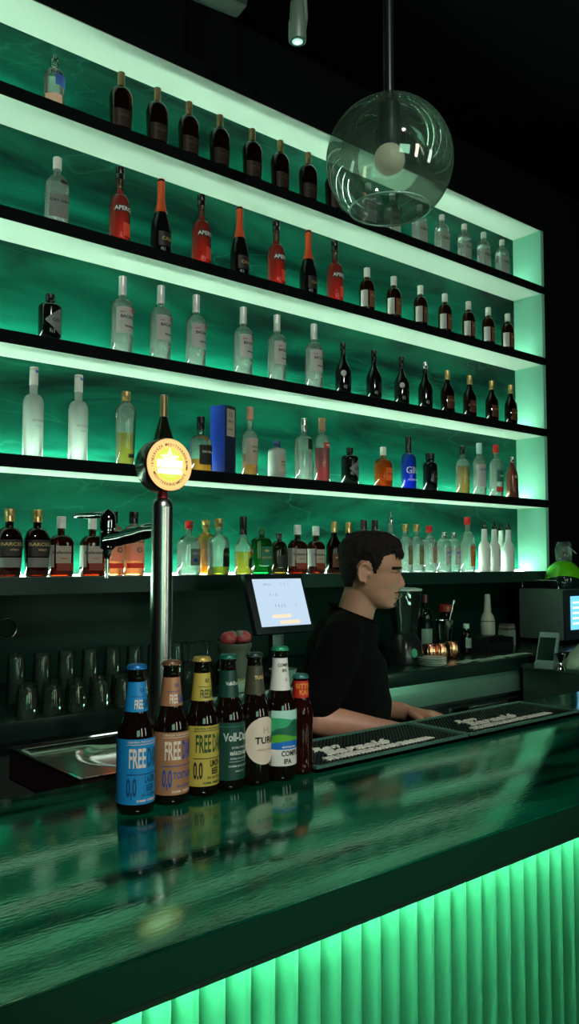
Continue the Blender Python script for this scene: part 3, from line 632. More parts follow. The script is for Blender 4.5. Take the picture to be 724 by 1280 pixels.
# ------------------------------------------------------------------ beers on the bar
BEERG = mat('beer_brown_glass', (.006, .003, .0015), .05, spec=.7)
def beer(name, label, px, py, h, capm, labels, texts, extra=None, gm=BEERG, r=.0305, rz=0):
    R = [(0, .027, .027, 2), (.003, .0295, .0295, 2), (.010, r, r, 2), (.118, r, r, 2), (.128, r*.97, r*.97, 2), (.138, r*.89, r*.89, 2), (.148, r*.76, r*.76, 2), (.158, .0190, .0190, 2),
         (.175, .0172, .0172, 2), (.205, .0142, .0142, 2), (.222, .0131, .0131, 2), (.223, .0145, .0145, 2), (.229, .0145, .0145, 2), (.232, .0130, .0130, 2)]
    k = h/.2345; R = [(a*k, b, c, d) for a, b, c, d in R]
    t = thing(name, label, 'beer bottle')
    bm = bmesh.new(); rings(bm, R, 40); link_mesh('glass_body', bm, gm, t, 60)
    crown(t, h, capm)
    lab = []
    for q in labels:
        bm = patch(R, q[0], q[1], D(q[2]-q[3]), D(q[2]+q[3]), .0005, 40, 4); lab.append(link_mesh(q[5] if len(q) > 5 else 'label', bm, q[4], t, 60))
    by = {}
    for q in texts: by.setdefault((q[7], q[5]), []).append(q)
    for (li, m), qs in by.items():
        bm = bmesh.new()
        for q in qs:
            if q[0] == 'RULE':  # a thin printed line: z, half angle in sx, thickness in size
                patch(R, q[3]-q[1]/2, q[3]+q[1]/2, D(q[4]-q[2]), D(q[4]+q[2]), .0010, 24, 1, bm)
            else: text_add(bm, wrap_fn(R, q[3], D(q[4]), .0010), q[0], q[1], q[2], q[6])
        link_mesh('lettering', bm, m, lab[li])
    if extra: extra(t, R, lab)
    p = atz(px, py, BZ); t.location = (p.x, p.y, BZ); t.rotation_euler = (0, 0, rz); t['group'] = 'beer bottles in a row on the bar'
    return t
def crown(t, h, m, r=.0158):
    bm = bmesh.new(); seg = 42; rows = []
    for z, rr, amp in ((h-.0075, r*1.04, .0007), (h-.004, r*.99, .0005), (h-.0015, r*.93, 0), (h, r*.80, 0)):
        rows.append([bm.verts.new(((rr+amp*math.cos(21*2*PI*k/seg))*math.cos(2*PI*k/seg), (rr+amp*math.cos(21*2*PI*k/seg))*math.sin(2*PI*k/seg), z)) for k in range(seg)])
    for a, b in zip(rows, rows[1:]):
        for k in range(seg): bm.faces.new((a[k], a[(k+1) % seg], b[(k+1) % seg], b[k]))
    bm.faces.new(rows[-1]); bm.faces.new(list(reversed(rows[0])))
    link_mesh('crown_cap', bm, m, t, 35)
LB = mat('sky_blue_beer_label', (.012, .26, .62), .35, var=(60, .12)); LBR = mat('bronze_beer_label', (.42, .20, .10), .35, .15); LY = mat('yellow_beer_label', (.50, .40, .07), .4)
NAVY = mat('navy_ink', (.01, .05, .16), .5); DGI = mat('dark_green_ink', (.015, .07, .02), .5); CREAMI = mat('cream_ink', (.75, .66, .55), .5); BRI = mat('royal_ink', (.02, .07, .32), .5)
PALE = mat('pale_blue_ink', (.25, .70, .80), .5); DKT = mat('dark_teal_ink', (.0, .08, .16), .5)
def freedamm(name, label, px, py, h, capm, lm, c_free, c_damm, c_num, sub, numtxt='0,0', subc=None, rz=0):
    subc = subc or c_damm; a = 4
    T = [('FREE', .042, .315, .0875, a-30, c_free, .0009, 0), ('DAMM', .042, .255, .0875, a+30, c_damm, .0009, 0),
         (numtxt, .040, .34, .0425, a-47, c_num, .0010, 0), (sub, .0150, .62 if len(sub) < 9 else .46, .048, a+12, subc, .0004, 0),
         ('SIN ALCOHOL', .006, .8, .031, a+12, subc, .0001, 0), ('RULE', .0012, 62, .064, a, c_num, 0, 0), ('RULE', .0010, 62, .1105, a, c_free, 0, 0),
         ('CERVEZA TOSTADA 0,0 DAMM', .0042, 1.1, .1145, a, c_free, .0001, 0), ('DAMM  DESDE 1876', .0050, 1, .0225, a+10, c_free, .0002, 0),
         ('FREE', .020, .34, .171, a-22, c_free, .0005, 1), ('DAMM', .020, .28, .171, a+30, c_damm, .0005, 1), ('RULE', .0008, 60, .184, a, c_num, 0, 1), ('0,0', .009, .7, .194, a, c_num, .0002, 1)]
    if name == 'lemon': pass
    return beer('beer_bottle', label, px, py, h, capm, [(.017, .119, 0, 128, lm), (.160, .207, 0, 150, lm, 'neck_label')], T, rz=rz)
freedamm('blue', 'beer bottle with bright blue label and blue cap, nearest of the row', 169, 1013, .2345, mat('blue_crown', (.01, .16, .42), .35, .4), LB, CREAMI, DKT, NAVY, 'LAGER\nBEER', rz=.02)
freedamm('bronze', 'beer bottle with copper brown label and brown cap', 213, 1001, .2345, mat('brown_crown', (.15, .08, .045), .4, .4), LBR, CREAMI, BRI, BRI, 'TOSTADA', rz=.0)
b_ = freedamm('yellow', 'beer bottle with yellow label and yellow cap', 251.5, 990, .2345, mat('yellow_crown', (.45, .35, .08), .4, .4), LY, DGI, DGI, INK, 'LIMÓN\nBEER', '0.0', INK, rz=-.03)
VG = mat('dark_green_beer_label', (.006, .05, .035), .4); SILV = mat('silver_ink', (.62, .66, .62), .35, .4)
beer('beer_bottle', 'beer bottle with dark green label and white gothic lettering', 285, 983, .2345, mat('green_crown', (.01, .13, .09), .4, .4),
     [(.018, .118, 0, 120, VG), (.160, .207, 0, 150, VG, 'neck_label')],
     [('Voll-Damm', .0195, .74, .092, 12, SILV, .0007, 0), ('DOBLE MALTA', .0052, 1, .074, 8, SILV, .0001, 0), ('MÄRZENBIER', .0085, .8, .064, 8, SILV, .0003, 0), ('EXTRA STRONG BEER', .004, 1, .055, 8, SILV, .0001, 0),
      ('DAMM BARCELONA', .005, 1, .042, 8, SILV, .0001, 0), ('DESDE 1876', .004, 1, .033, 8, SILV, .0001, 0), ('RULE', .0007, 40, .050, 8, SILV, 0, 0), ('RULE', .0012, 110, .111, 0, mat('teal_ink', (.02, .20, .15), .5), 0, 0),
      ('Voll-Damm', .0085, .8, .184, 4, SILV, .0003, 1)])
def turia_extra(t, R, lab):
    # round cream label
    bm = bmesh.new(); f = wrap_fn(R, .079, D(-2), .0008); n = 40; rad = .0375
    rr = [.0, .33, .66, 1]; g = []
    for k in range(n): g.append([bm.verts.new(f(rad*q*math.cos(2*PI*k/n), rad*q*1.13*math.sin(2*PI*k/n))) for q in rr[1:]])
    c = bm.verts.new(f(0, 0))
    for k in range(n):
        a, b = g[k], g[(k+1) % n]; bm.faces.new((c, a[0], b[0]))
        for j in range(2): bm.faces.new((a[j], a[j+1], b[j+1], b[j]))
    lb = link_mesh('round_label', bm, mat('cream_round_label', (.72, .62, .50), .45), t, 60)
    bm = bmesh.new(); text_add(bm, wrap_fn(R, .079, D(10), .0013), 'TURIA', .0165, .95, .0005, space=1.1); link_mesh('lettering', bm, INK, lb)
    bm = bmesh.new(); text_add(bm, wrap_fn(R, .097, D(4), .0013), 'H', .017, 1, .0003); text_add(bm, wrap_fn(R, .063, D(4), .0013), 'CERVEZA TOSTADA', .004, 1, .0001); link_mesh('crest', bm, mat('gold_print', (.55, .40, .22), .5), lb)
beer('beer_bottle', 'dark beer bottle with round cream label', 318, 977, .2345, mat('black_crown', (.02, .05, .04), .35, .5),
     [(.160, .211, 0, 150, mat('olive_neck_label', (.05, .055, .03), .4), 'neck_label')], [('TURIA', .0085, .9, .190, 2, INKG, .0003, 0)], turia_extra)
def ipa_extra(t, R, lab):
    cols = [('hill_sky', (.42, .72, .62)), ('hill_far', (.03, .38, .16)), ('hill_dark', (.01, .13, .07)), ('hill_bright', (.10, .42, .03)), ('hill_blue', (.01, .16, .55))]
    hs = [lambda u: .128, lambda u: .112+.003*math.sin(5*u+1), lambda u: .098+.010*math.sin(4.4*u-1.2)+.003*math.sin(13*u), lambda u: .082+.003*math.sin(7*u), lambda u: .069+.004*math.sin(3*u), lambda u: .058]
    for i, (nm, c) in enumerate(cols):
        bm = patch(R, hs[i+1], hs[i], D(-70), D(80), .0009, 40, 2); link_mesh('landscape_print', bm, mat(nm, c, .45), lab[0], 60)
WL = mat('white_beer_label', (.72, .74, .68), .4)
beer('beer_bottle', 'beer bottle with green landscape label and white neck label', 350, 972, .243, mat('bright_green_crown', (.02, .30, .13), .4, .4),
     [(.028, .128, 5, 75, WL), (.163, .222, 0, 130, WL, 'neck_label')],
     [('COMPLOT', .0135, .78, .050, 12, INK, .0004, 0), ('IPA', .0125, .85, .036, -12, INK, .0004, 0), ('COMPLOT', .0080, .8, .209, 5, INK, .0002, 1), ('IPA', .0080, .8, .199, -8, INK, .0002, 1), ('4', .012, 1, .182, 0, mat('grey_print', (.3, .32, .3), .5), 0, 1), ('MEDITERRÁNEA', .004, 1, .062, -5, INKW, .0001, 0)], ipa_extra)
# small red bitter bottle
def bitter():
    t = thing('bitter_bottle', 'small slim red bottle with red neck label, last of the row', 'bottle'); t['group'] = 'beer bottles in a row on the bar'
    R = [(0, .0205, .0205, 2), (.004, .0235, .0235, 2), (.018, .0240, .0240, 2), (.024, .0225, .0225, 2), (.075, .0222, .0222, 2), (.108, .0240, .0240, 2), (.120, .0235, .0235, 2), (.132, .0185, .0185, 2), (.142, .0150, .0150, 2), (.176, .0140, .0140, 2), (.180, .0145, .0145, 2), (.185, .0130, .0130, 2)]
    g = glass('ruby_glass', (.40, .10, .07), .14, (.25, .05, .03), edge=.8)
    bm = bmesh.new(); seg = 48; RR = []
    for z, r, _, n in R:
        fl = .0009 if .02 < z < .118 else 0
        RR.append([bm.verts.new(((r+fl*math.cos(12*2*PI*k/seg))*math.sin(2*PI*k/seg), -(r+fl*math.cos(12*2*PI*k/seg))*math.cos(2*PI*k/seg), z)) for k in range(seg)])
    for a, b in zip(RR, RR[1:]):
        for k in range(seg): bm.faces.new((a[k], a[(k+1) % seg], b[(k+1) % seg], b[k]))
    bm.faces.new(list(reversed(RR[0]))); bm.faces.new(RR[-1]); link_mesh('glass_body', bm, g, t, 60)
    bm = bmesh.new(); rings(bm, inner(R, .9, .135), 24); link_mesh('liquid', bm, glass('ruby_bitter', (.40, .07, .05), .22, (.22, .03, .02), edge=.6), t, 60)
    lb = link_mesh('neck_label', patch(R, .142, .174, D(-170), D(170), .0006, 40), mat('red_neck_label', (.55, .03, .02), .35), t, 60)
    bm = bmesh.new(); text_add(bm, wrap_fn(R, .164, D(-12), .0012), 'BITTER', .0125, .85, .0004); text_add(bm, wrap_fn(R, .152, D(-12), .0012), 'KAS', .0125, .9, .0004); link_mesh('lettering', bm, mat('orange_gold_ink', (.75, .30, .03), .5), lb)
    crown(t, .186, mat('teal_crown', (.04, .16, .15), .4, .5), .0150)
    p = atz(376, 965, BZ); t.location = (p.x, p.y, BZ)
bitter()

# ------------------------------------------------------------------ bar mats
RUB = mat('black_rubber', (.004, .009, .007), .5, bump=(900, .6, (1, 1, 1)))
def barmat(label, x0, y0, first):
    t = thing('bar_mat', label, 'bar mat', (x0, y0, BZ+.0002), 0, 'rubber bar mats on the back edge of the bar')
    Wd, Dp = .462, .188
    box('rubber_base', 0, Wd, 0, Dp, 0, .007, RUB, t)
    bm = bmesh.new()
    for q in ((0, Wd, 0, .006), (0, Wd, Dp-.006, Dp), (0, .006, .006, Dp-.006), (Wd-.006, Wd, .006, Dp-.006)): bx(bm, *q, 0, .0125)
    link_mesh('raised_rim', bm, mat('rubber_rim', (.05, .14, .10), .3), t)
    bm = bmesh.new()   # rows of small pegs
    for i in range(43):
        for j in range(16):
            x, y = .014+i*.0102, .014+j*.0106; a = .0022
            vs = [bm.verts.new((x+dx*a, y+dy*a, .011)) for dx, dy in ((-1, -1), (1, -1), (1, 1), (-1, 1))]
            lo = [bm.verts.new((x+dx*a*1.3, y+dy*a*1.3, .007)) for dx, dy in ((-1, -1), (1, -1), (1, 1), (-1, 1))]
            bm.faces.new(vs)
            for k in range(4): bm.faces.new((lo[k], lo[(k+1) % 4], vs[(k+1) % 4], vs[k]))
    o = link_mesh('rubber_pegs', bm, mat('rubber_peg', (.005, .012, .009), .4), t); o['kind'] = 'stuff'
    wm = mat('white_raised_rubber', (.72, .74, .64), .55)
    bm = bmesh.new()
    def rel(zz): return lambda x, y: Vector((x, y, zz))
    for zz in (.0128,):
        text_add(bm, lambda x, y: Vector((x+.118, y+.108, zz)), 'Ron', .030, 1.5, .0012, .35)
        text_add(bm, lambda x, y: Vector((x+.175, y+.073, zz)), 'Barceló', .046, 1.35, .0016, .35)
        text_add(bm, lambda x, y: Vector((x+.215, y+.036, zz)), 'DE REPÚBLICA DOMINICANA', .024, 1.0, .0014)
    r = bmesh.ops.extrude_face_region(bm, geom=bm.faces[:])
    for v in [g for g in r['geom'] if isinstance(g, bmesh.types.BMVert)]: v.co.z -= .005
    bmesh.ops.recalc_face_normals(bm, faces=bm.faces[:])
    link_mesh('raised_lettering', bm, wm, t)
barmat('black rubber bar mat with white script, beside the red bottle', 1.066, 1.184, True)
barmat('black rubber bar mat with white script, farther along the bar', 1.533, 1.184, False)

# ------------------------------------------------------------------ tap station
ts = thing('tap_cabinet', 'dark steel tap cabinet behind the bar at left', 'cabinet')
box('body', .80, 1.16, 1.42, 1.76, 0, 1.034, mat('dark_tap_cabinet', (.02, .022, .02), .4, .3), ts, .003)
dt = thing('drip_tray', 'wide dark-sided steel drip tray around the beer tap', 'drip tray')
bm = bmesh.new()
X0, X1, Y0, Y1, Z0, Z1 = .70, 1.17, 1.425, 1.765, 1.036, 1.100
for q in ((X0, X1, Y0, Y0+.004), (X0, X1, Y1-.004, Y1), (X0, X0+.004, Y0+.004, Y1-.004), (X1-.004, X1, Y0+.004, Y1-.004)): bx(bm, *q, Z0, Z1)
bx(bm, X0, X1, Y0, Y1, Z0-.001, Z0+.002)
link_mesh('side_walls', bm, mat('dark_red_steel', (.035, .020, .020), .25, .4), dt)
bm = bmesh.new()
for q in ((X0-.002, X1+.002, Y0-.002, Y0+.005), (X0-.002, X1+.002, Y1-.005, Y1+.002), (X0-.002, X0+.005, Y0+.005, Y1-.005), (X1-.005, X1+.002, Y0+.005, Y1-.005)): bx(bm, *q, Z1, Z1+.003)
link_mesh('rim', bm, CHROME, dt)
# dished steel top: dips towards a round basin under the spout
bm = bmesh.new(); N = 40; G = []
for i in range(N+1):
    g = []
    for j in range(N+1):
        x = X0+.005+(X1-X0-.01)*i/N; y = Y0+.005+(Y1-Y0-.01)*j/N
        d = math.hypot(x-.93, y-1.62); e = min(x-X0, X1-x, y-Y0, Y1-y)
        z = Z1-.002-min(.012, max(0, e-.010)*.9)
        if d < .13: z -= .010*(1-max(0, (d-.10)/.03))
        g.append(bm.verts.new((x, y, z)))
    G.append(g)
for i in range(N):
    for j in range(N): bm.faces.new((G[i][j], G[i+1][j], G[i+1][j+1], G[i][j+1]))
lathe('tap_mount', [(1.084, .046), (1.1035, .046)], STEEL, dt, 32).location = (.944, 1.55, 0)
link_mesh('basin', bm, mat('tray_steel', (.50, .50, .46), .16, 1), dt, 50)
CXT, CYT = .944, 1.55
tap = thing('beer_tap', 'tall steel beer tap column with lit round sign', 'beer tap', (CXT, CYT, 1.1040))
def zc(z): return z-1.1040
lathe('base_flange', [(0, .042), (.006, .042), (.010, .036), (.018, .0255)], STEEL, tap, 40)
lathe('column', [(.010, .0235), (zc(1.618), .0235), (zc(1.628), .0225), (zc(1.636), .019), (zc(1.640), .013)], mat('column_steel', (.50, .53, .50), .27, 1, bump=(50, .10, (1, 1, .04))), tap, 48, 60)
lathe('sign_neck', [(zc(1.638), .0125), (zc(1.655), .0105)], mat('red_neck_ring', (.45, .03, .05), .25, .5), tap, 20)
# medallion: thick disc facing the customers (-Y)
MZ = zc(1.711); MR = .0585
rim = bmesh.new(); Mx = Matrix.Translation((0, -.024, MZ)) @ Matrix.Rotation(-PI/2, 4, 'X') @ Matrix.Diagonal((1, -1, 1, 1))
# profile along local z -> world +Y
rings(rim, [(-.004, MR*.97, MR*.97, 2), (0, MR, MR, 2), (.004, MR, MR, 2), (.042, MR*.99, MR*.99, 2), (.050, MR*.88, MR*.88, 2)], 56, (True, True), 0, Mx)
bmesh.ops.recalc_face_normals(rim, faces=rim.faces[:])
ro = link_mesh('sign_housing', rim, mat('oxblood_housing', (.035, .012, .012), .22, .3), tap, 40)
def medallion():
    m = bpy.data.materials.new('backlit_medallion'); t, n, l = nt(m); n.remove(n['Principled BSDF'])
    tc = n.new('ShaderNodeTexCoord'); sx = n.new('ShaderNodeSeparateXYZ'); l.new(tc.outputs['Object'], sx.inputs[0])
    mz = n.new('ShaderNodeMath'); mz.operation = 'SUBTRACT'; mz.inputs[1].default_value = MZ; l.new(sx.outputs['Z'], mz.inputs[0])
    cb = n.new('ShaderNodeCombineXYZ'); l.new(sx.outputs['X'], cb.inputs[0]); l.new(mz.outputs[0], cb.inputs[1])
    ln = n.new('ShaderNodeVectorMath'); ln.operation = 'LENGTH'; l.new(cb.outputs[0], ln.inputs[0])
    cr = n.new('ShaderNodeValToRGB'); mr = n.new('ShaderNodeMath'); mr.operation = 'DIVIDE'; mr.inputs[1].default_value = MR
    l.new(ln.outputs['Value'], mr.inputs[0]); l.new(mr.outputs[0], cr.inputs[0])
    e = cr.color_ramp.elements; e[0].position = 0; e[0].color = (1, .95, .45, 1); e[1].position = 1; e[1].color = (.95, .40, .16, 1)
    x = cr.color_ramp.elements.new(.55); x.color = (.62, .75, .08, 1); x = cr.color_ramp.elements.new(.68); x.color = (1, .62, .20, 1); x = cr.color_ramp.elements.new(.9); x.color = (1, .58, .22, 1)
    em = n.new('ShaderNodeEmission'); em.inputs[1].default_value = 1.05; l.new(cr.outputs[0], em.inputs[0]); l.new(em.outputs[0], n['Material Output'].inputs[0]); return m
def disc(name, r, yy, m, par, seg=56, sx=1):
    bm = bmesh.new(); vs = [bm.verts.new((sx*r*math.cos(2*PI*k/seg), yy, MZ+r*math.sin(2*PI*k/seg))) for k in range(seg)]
    bm.faces.new(vs); bmesh.ops.recalc_face_normals(bm, faces=bm.faces[:]); return link_mesh(name, bm, m, par)
face = disc('lit_face', MR*.965, -.0285, medallion(), tap)
bm = bmesh.new()
def arc_text(s, r, a_mid, step, size, flip=False):
    n_ = len(s)
    for i, ch in enumerate(s):
        if ch == ' ': continue
        a = a_mid + (i-(n_-1)/2)*step*(-1 if not flip else 1)
        V, P = text_geo(ch, size, 1, .0001)
        rot = a-PI/2 if not flip else a+PI/2
        vs = [bm.verts.new((r*math.cos(a)+x*math.cos(rot)-y*math.sin(rot), -.0290, MZ+r*math.sin(a)+x*math.sin(rot)+y*math.cos(rot))) for x, y in V]
        for p in P:
            try: bm.faces.new([vs[k] for k in p])
            except ValueError: pass
arc_text('CERVEZA MEDITERRÁNEA', MR*.74, PI/2, .142, .0088); arc_text('MEDITERRÁNEAMENTE', MR*.74, -PI/2, .135, .0088, True)
arc_text('1876', MR*.74, PI*.985, .12, .0075); arc_text('DAMM', MR*.74, .02, .12, .0075)
link_mesh('ring_lettering', bm, mat('dark_sign_ink', (.05, .02, .0), .6), face)
bm = bmesh.new(); s5 = []
for k in range(10):
    r_ = .026 if k % 2 == 0 else .011; a = PI/2+k*PI/5; s5.append(bm.verts.new((r_*math.cos(a), -.0289, MZ+.012+r_*math.sin(a))))
bm.faces.new(s5); link_mesh('lit_star', bm, emis('lit_star', (1, 1, .55), 1.3), face)
bm = bmesh.new(); bx(bm, -.032, .032, -.0296, -.0291, MZ-.006, MZ+.010); bx(bm, -.030, .030, -.0296, -.0291, MZ-.020, MZ-.009); link_mesh('lit_name_band', bm, emis('lit_band', (1, 1, .88), 1.8), face)
bm = bmesh.new(); bx(bm, -MR-.0003, -MR+.004, -.018, .016, MZ-.003, MZ-.0015); bx(bm, -MR-.0003, -MR+.004, -.018, .016, MZ-.012, MZ-.0105); link_mesh('rim_line', bm, CHROME, ro)
# faucet on the barman side
tubeo('shank', [(0, .015, zc(1.572)), (0, .05, zc(1.572)), (0, .07, zc(1.570)), (0, .10, zc(1.566)), (0, .13, zc(1.563)), (0, .17, zc(1.558)), (0, .20, zc(1.556)), (0, .245, zc(1.554))], [.0165, .0165, .0185, .0165, .0190, .0165, .0185, .0170], DARKCHROME, tap, 24)
fb = lathe('faucet_body', [(zc(1.530), .012), (zc(1.536), .0185), (zc(1.572), .0185), (zc(1.575), .0165), (zc(1.580), .0165), (zc(1.583), .0195), (zc(1.600), .0198), (zc(1.612), .0180), (zc(1.622), .0125), (zc(1.628), .004)], mat('faucet_chrome', (.40, .31, .33), .08, 1), tap, 32, 30)
fb.location = (0, .25, 0)
nz_ = lathe('nozzle', [(zc(1.462), .0046), (zc(1.508), .0046), (zc(1.510), .0065), (zc(1.532), .0110)], CHROME, tap, 16); nz_.location = (0, .25, 0)
hd = tubeo('handle', [(0, .25, zc(1.615)), (0, .28, zc(1.616)), (0, .33, zc(1.617)), (0, .39, zc(1.619)), (0, .422, zc(1.620)), (0, .427, zc(1.620))], [.0065, .0080, .0085, .0075, .0068, .0040], DARKCHROME, tap, 16)

# ------------------------------------------------------------------ added fill tube hidden under the bar's back edge, brightening the fridge
def fridge_fill_light(label, x0, x1):
    t = thing('fridge_fill_light', label, 'work light', (x0, 1.405, 1.0)); L = x1-x0
    box('housing', 0, L, -.004, .012, 0, .045, MATTEBLACK, t); box('tube', .01, L-.01, .012, .018, .008, .037, emis('fridge_fill_tube', (.50, 1, .70), 20), t)
fridge_fill_light('added pale fill light under the bar edge facing the fridge', 2.05, 3.5)
# ------------------------------------------------------------------ glasses
GL = glass('glassware', (.80, .90, .84), .05, (.7, 1, .8), edge=.75, rough=.02)
def tumbler(h, r0, r1, stem=False):
    """upside-down glass with wall thickness"""
    o = [(0, r1), (h*.5, (r0+r1)/2), (h-.006, r0), (h, r0*.92)]
    i = [(h-.014, r0*.85), (h*.5, (r0+r1)/2-.002), (0, r1-.002)]
    bm = bmesh.new(); rings(bm, [(z, r, r, 2) for z, r in o], 20, (False, True))
    rings(bm, [(z, r, r, 2) for z, r in i], 20, (True, False)); 
    return bm
g0 = None
def glassrow(protoname, lab, grp, pts, h, r0, r1, z, wine=False):
    global g0
    if wine:
        bm = bmesh.new()
        rings(bm, [(q, r, r, 2) for q, r in ((0, .030), (.03, .037), (.06, .036), (.085, .018), (.092, .005), (.150, .0045), (.156, .030), (.159, .031))], 20, (False, True))
    else: bm = tumbler(h, r0, r1)
    o = link_mesh(protoname, bm, GL, None, 50)
    for k, (x, y) in enumerate(pts):
        c = o if k == 0 else o.copy()
        if k: COL.objects.link(c)
        c.location = (x, y, z)
        rown, idx = lab[1][k]
        tag(c, '%s, %s from left in %s' % (lab[0], idx, rown), 'glass', grp)
WORDS = ['first', 'second', 'third', 'fourth', 'fifth', 'sixth', 'seventh', 'eighth', 'ninth', 'tenth']
pts, li = [], []
for k in range(7): pts.append((1.03+k*.082, 2.47)); li.append(('front row', WORDS[k]))
for k in range(7): pts.append((1.07+k*.082, 2.56)); li.append(('middle row', WORDS[k]))
glassrow('tumbler', ('upturned tumbler', li), 'upturned tumblers on the back counter', pts, .085, .030, .037, CZ)
pts, li = [], []
for k in range(8): pts.append((1.08+k*.088, 2.68)); li.append(('tall back row', WORDS[k]))
glassrow('highball_glass', ('tall upturned glass', li), 'tall glasses on the back counter', pts, .165, .029, .034, CZ)
pts, li = [], []
for k in range(4): pts.append((1.78+k*.085, 2.72)); li.append(('row of stemmed glasses', WORDS[k]))
glassrow('wine_glass', ('stemmed glass on the back counter', li), 'stemmed glasses on the back counter', pts, .1, .03, .03, CZ, True)
# small shelf under the tray with glasses
us = tag(box('under_bar_shelf', .20, .79, 1.42, 1.80, .90, .93, mat('under_bar_steel', (.06, .08, .07), .35, .6)), 'low steel shelf behind the bar holding small glasses', 'shelf')
box('support', .22, .77, 1.45, 1.78, 0, .90, mat('dark_cabinet'), us)
pts, li = [], []
for r_ in range(3):
    for k in range(3): pts.append((.50+k*.066+r_*.012, 1.50+r_*.075)); li.append((['near row', 'middle row', 'far row'][r_], WORDS[k]))
glassrow('shot_glass', ('small glass on the low shelf', li), 'small glasses on the low shelf', pts, .095, .024, .030, .93)
# curled wire thing on the left counter
tubeo_o = thing('wire_hook', 'thin curled steel wire hook on the back wall', 'hook')
c0 = at(9, 786, 3.16)
bm = bmesh.new(); tube(bm, [(c0.x+.04*math.cos(a/10*PI*1.5)-.0, 3.166, c0.z+.04*math.sin(a/10*PI*1.5)) for a in range(-8, 11)], .003, 8)
tube(bm, [(c0.x-.045, 3.168, c0.z+.06), (c0.x-.06, 3.168, c0.z-.05)], .003, 8)
link_mesh('wire', bm, CHROME, tubeo_o, 60)

# ------------------------------------------------------------------ till screen
Yt, Yb = 2.60, 2.534
a_, b_2, c_, d_ = at(315, 724, Yt), at(328, 786, Yb), at(377, 723, Yt), at(388, 778, Yb)
xl, xr = (a_.x+b_2.x)/2, (c_.x+d_.x)/2; zt, zb = (a_.z+c_.z)/2, (b_2.z+d_.z)/2
tl = thing('till_screen', 'lit touchscreen till beside the barman', 'till', ((xl+xr)/2, Yb, CZ))
wS, hS = (xr-xl)/2, math.hypot(zt-zb, Yt-Yb); tilt = math.atan2(Yt-Yb, zt-zb)
TM = Matrix.Translation((0, 0, zb-CZ)) @ Matrix.Rotation(-tilt, 4, 'X')
def tm(bm): bmesh.ops.transform(bm, matrix=TM, verts=bm.verts[:]); return bm
bm = bmesh.new(); bx(bm, -wS-.030, wS+.014, .002, .030, -.028, hS+.022, 0, .004); bz = link_mesh('bezel', tm(bm), mat('till_black', (.012, .02, .02), .3), tl, 40)
bm = bmesh.new(); bx(bm, -wS, wS, .0005, .0019, 0, hS); sc = link_mesh('display', tm(bm), emis('till_display', (.56, .72, .88), .85), tl)
bm = bmesh.new()
def st(s, x, z, size, sx=1): text_add(bm, lambda a, b: Vector((a+x, 0, b+z)), s, size, sx, .0002)
st('MESA', -wS*.45, hS*.88, .012, 1.4); st('1  2  3', wS*.25, hS*.88, .018); st('A + B', -wS*.3, hS*.66, .018); st('4 4 6 6', -wS*.1, hS*.42, .026, .8); st('+', wS*.55, hS*.42, .02)
link_mesh('screen_text', tm(bm), emis('till_grey', (.38, .45, .62), .9), sc)
bm = bmesh.new(); bx(bm, -wS*.5, wS*.25, -.0003, .0004, hS*.17, hS*.24); bx(bm, -wS*.25, wS*.55, -.0003, .0004, hS*.04, hS*.11); link_mesh('screen_buttons', tm(bm), emis('till_peach', (.95, .70, .48), 1.0), sc)
bm = bmesh.new(); bx(bm, -.09, .09, -.02, .12, 0, .02, 0, .004); bx(bm, -.03, .03, .055, .085, .02, .30, 0, .004); link_mesh('stand', bm, mat('till_black'), tl, 40)

# ------------------------------------------------------------------ ice bucket with red pods, tubs
p = at(309, 840, 2.30)
p = Vector((at(309, 800, 2.45).x, 2.45, 0))
ib = thing('fruit_pot', 'dull olive pot holding pink fruits in front of the till', 'pot', (p.x, 2.53, CZ))
bm = bmesh.new(); rings(bm, [(0, .045, .045, 2), (.12, .058, .058, 2), (.145, .062, .062, 2), (.150, .066, .066, 2), (.165, .066, .066, 2), (.165, .060, .060, 2), (.13, .055, .055, 2)], 32)
link_mesh('pot_body', bm, mat('olive_grey_pot', (.10, .13, .09), .6), ib, 40)
FRU = mat('pink_fruit_skin', (.62, .10, .10), .4, var=(40, .5)); FRU2 = mat('grey_fruit_leaf', (.22, .20, .16), .6)
for k, (dx, dy, lab) in enumerate([(-.036, -.012, 'pink fruit at the left edge of the olive pot'), (.030, -.012, 'pink fruit at the right edge of the olive pot')]):
    bm = bmesh.new(); ell(bm, (0, 0, 0), (.033, .030, .026), 14, 9)
    for v in bm.verts: v.co *= 1+.16*noise.noise(v.co*60+Vector((k*7, 0, 0)))
    f_ = tag(link_mesh('pink_fruit', bm, FRU, None, 60), lab, 'fruit', 'pink fruits in the olive pot'); f_.location = (p.x+dx, 2.53+dy, CZ+.184)
    bm = bmesh.new(); ell(bm, (.014 if k == 0 else -.012, 0, .010), (.022, .024, .018), 10, 7); link_mesh('calyx', bm, FRU2, f_, 60)
q = at(363, 812, 2.5)
bw = thing('small_bowl', 'small pale green bowl under the till screen', 'bowl', (q.x-.075, 2.455, CZ))
lathe('bowl', [(0, .030), (.004, .034), (.055, .052), (.060, .055), (.060, .051), (.010, .03)], mat('pale_green_ceramic', (.30, .48, .38), .4), bw, 28)
q = at(300, 868, 2.43)
bx_ = thing('lidded_tub', 'small pale plastic tub behind the beer bottles', 'tub', (at(303, 866, 2.43).x-.01, 2.432, CZ))
box('tub', -.045, .045, -.03, .03, 0, .035, mat('pale_tub', (.25, .42, .28), .4), bx_, .004); box('lid', -.048, .048, -.033, .033, .035, .041, mat('tub_lid', (.35, .5, .2), .4), bx_, .002)

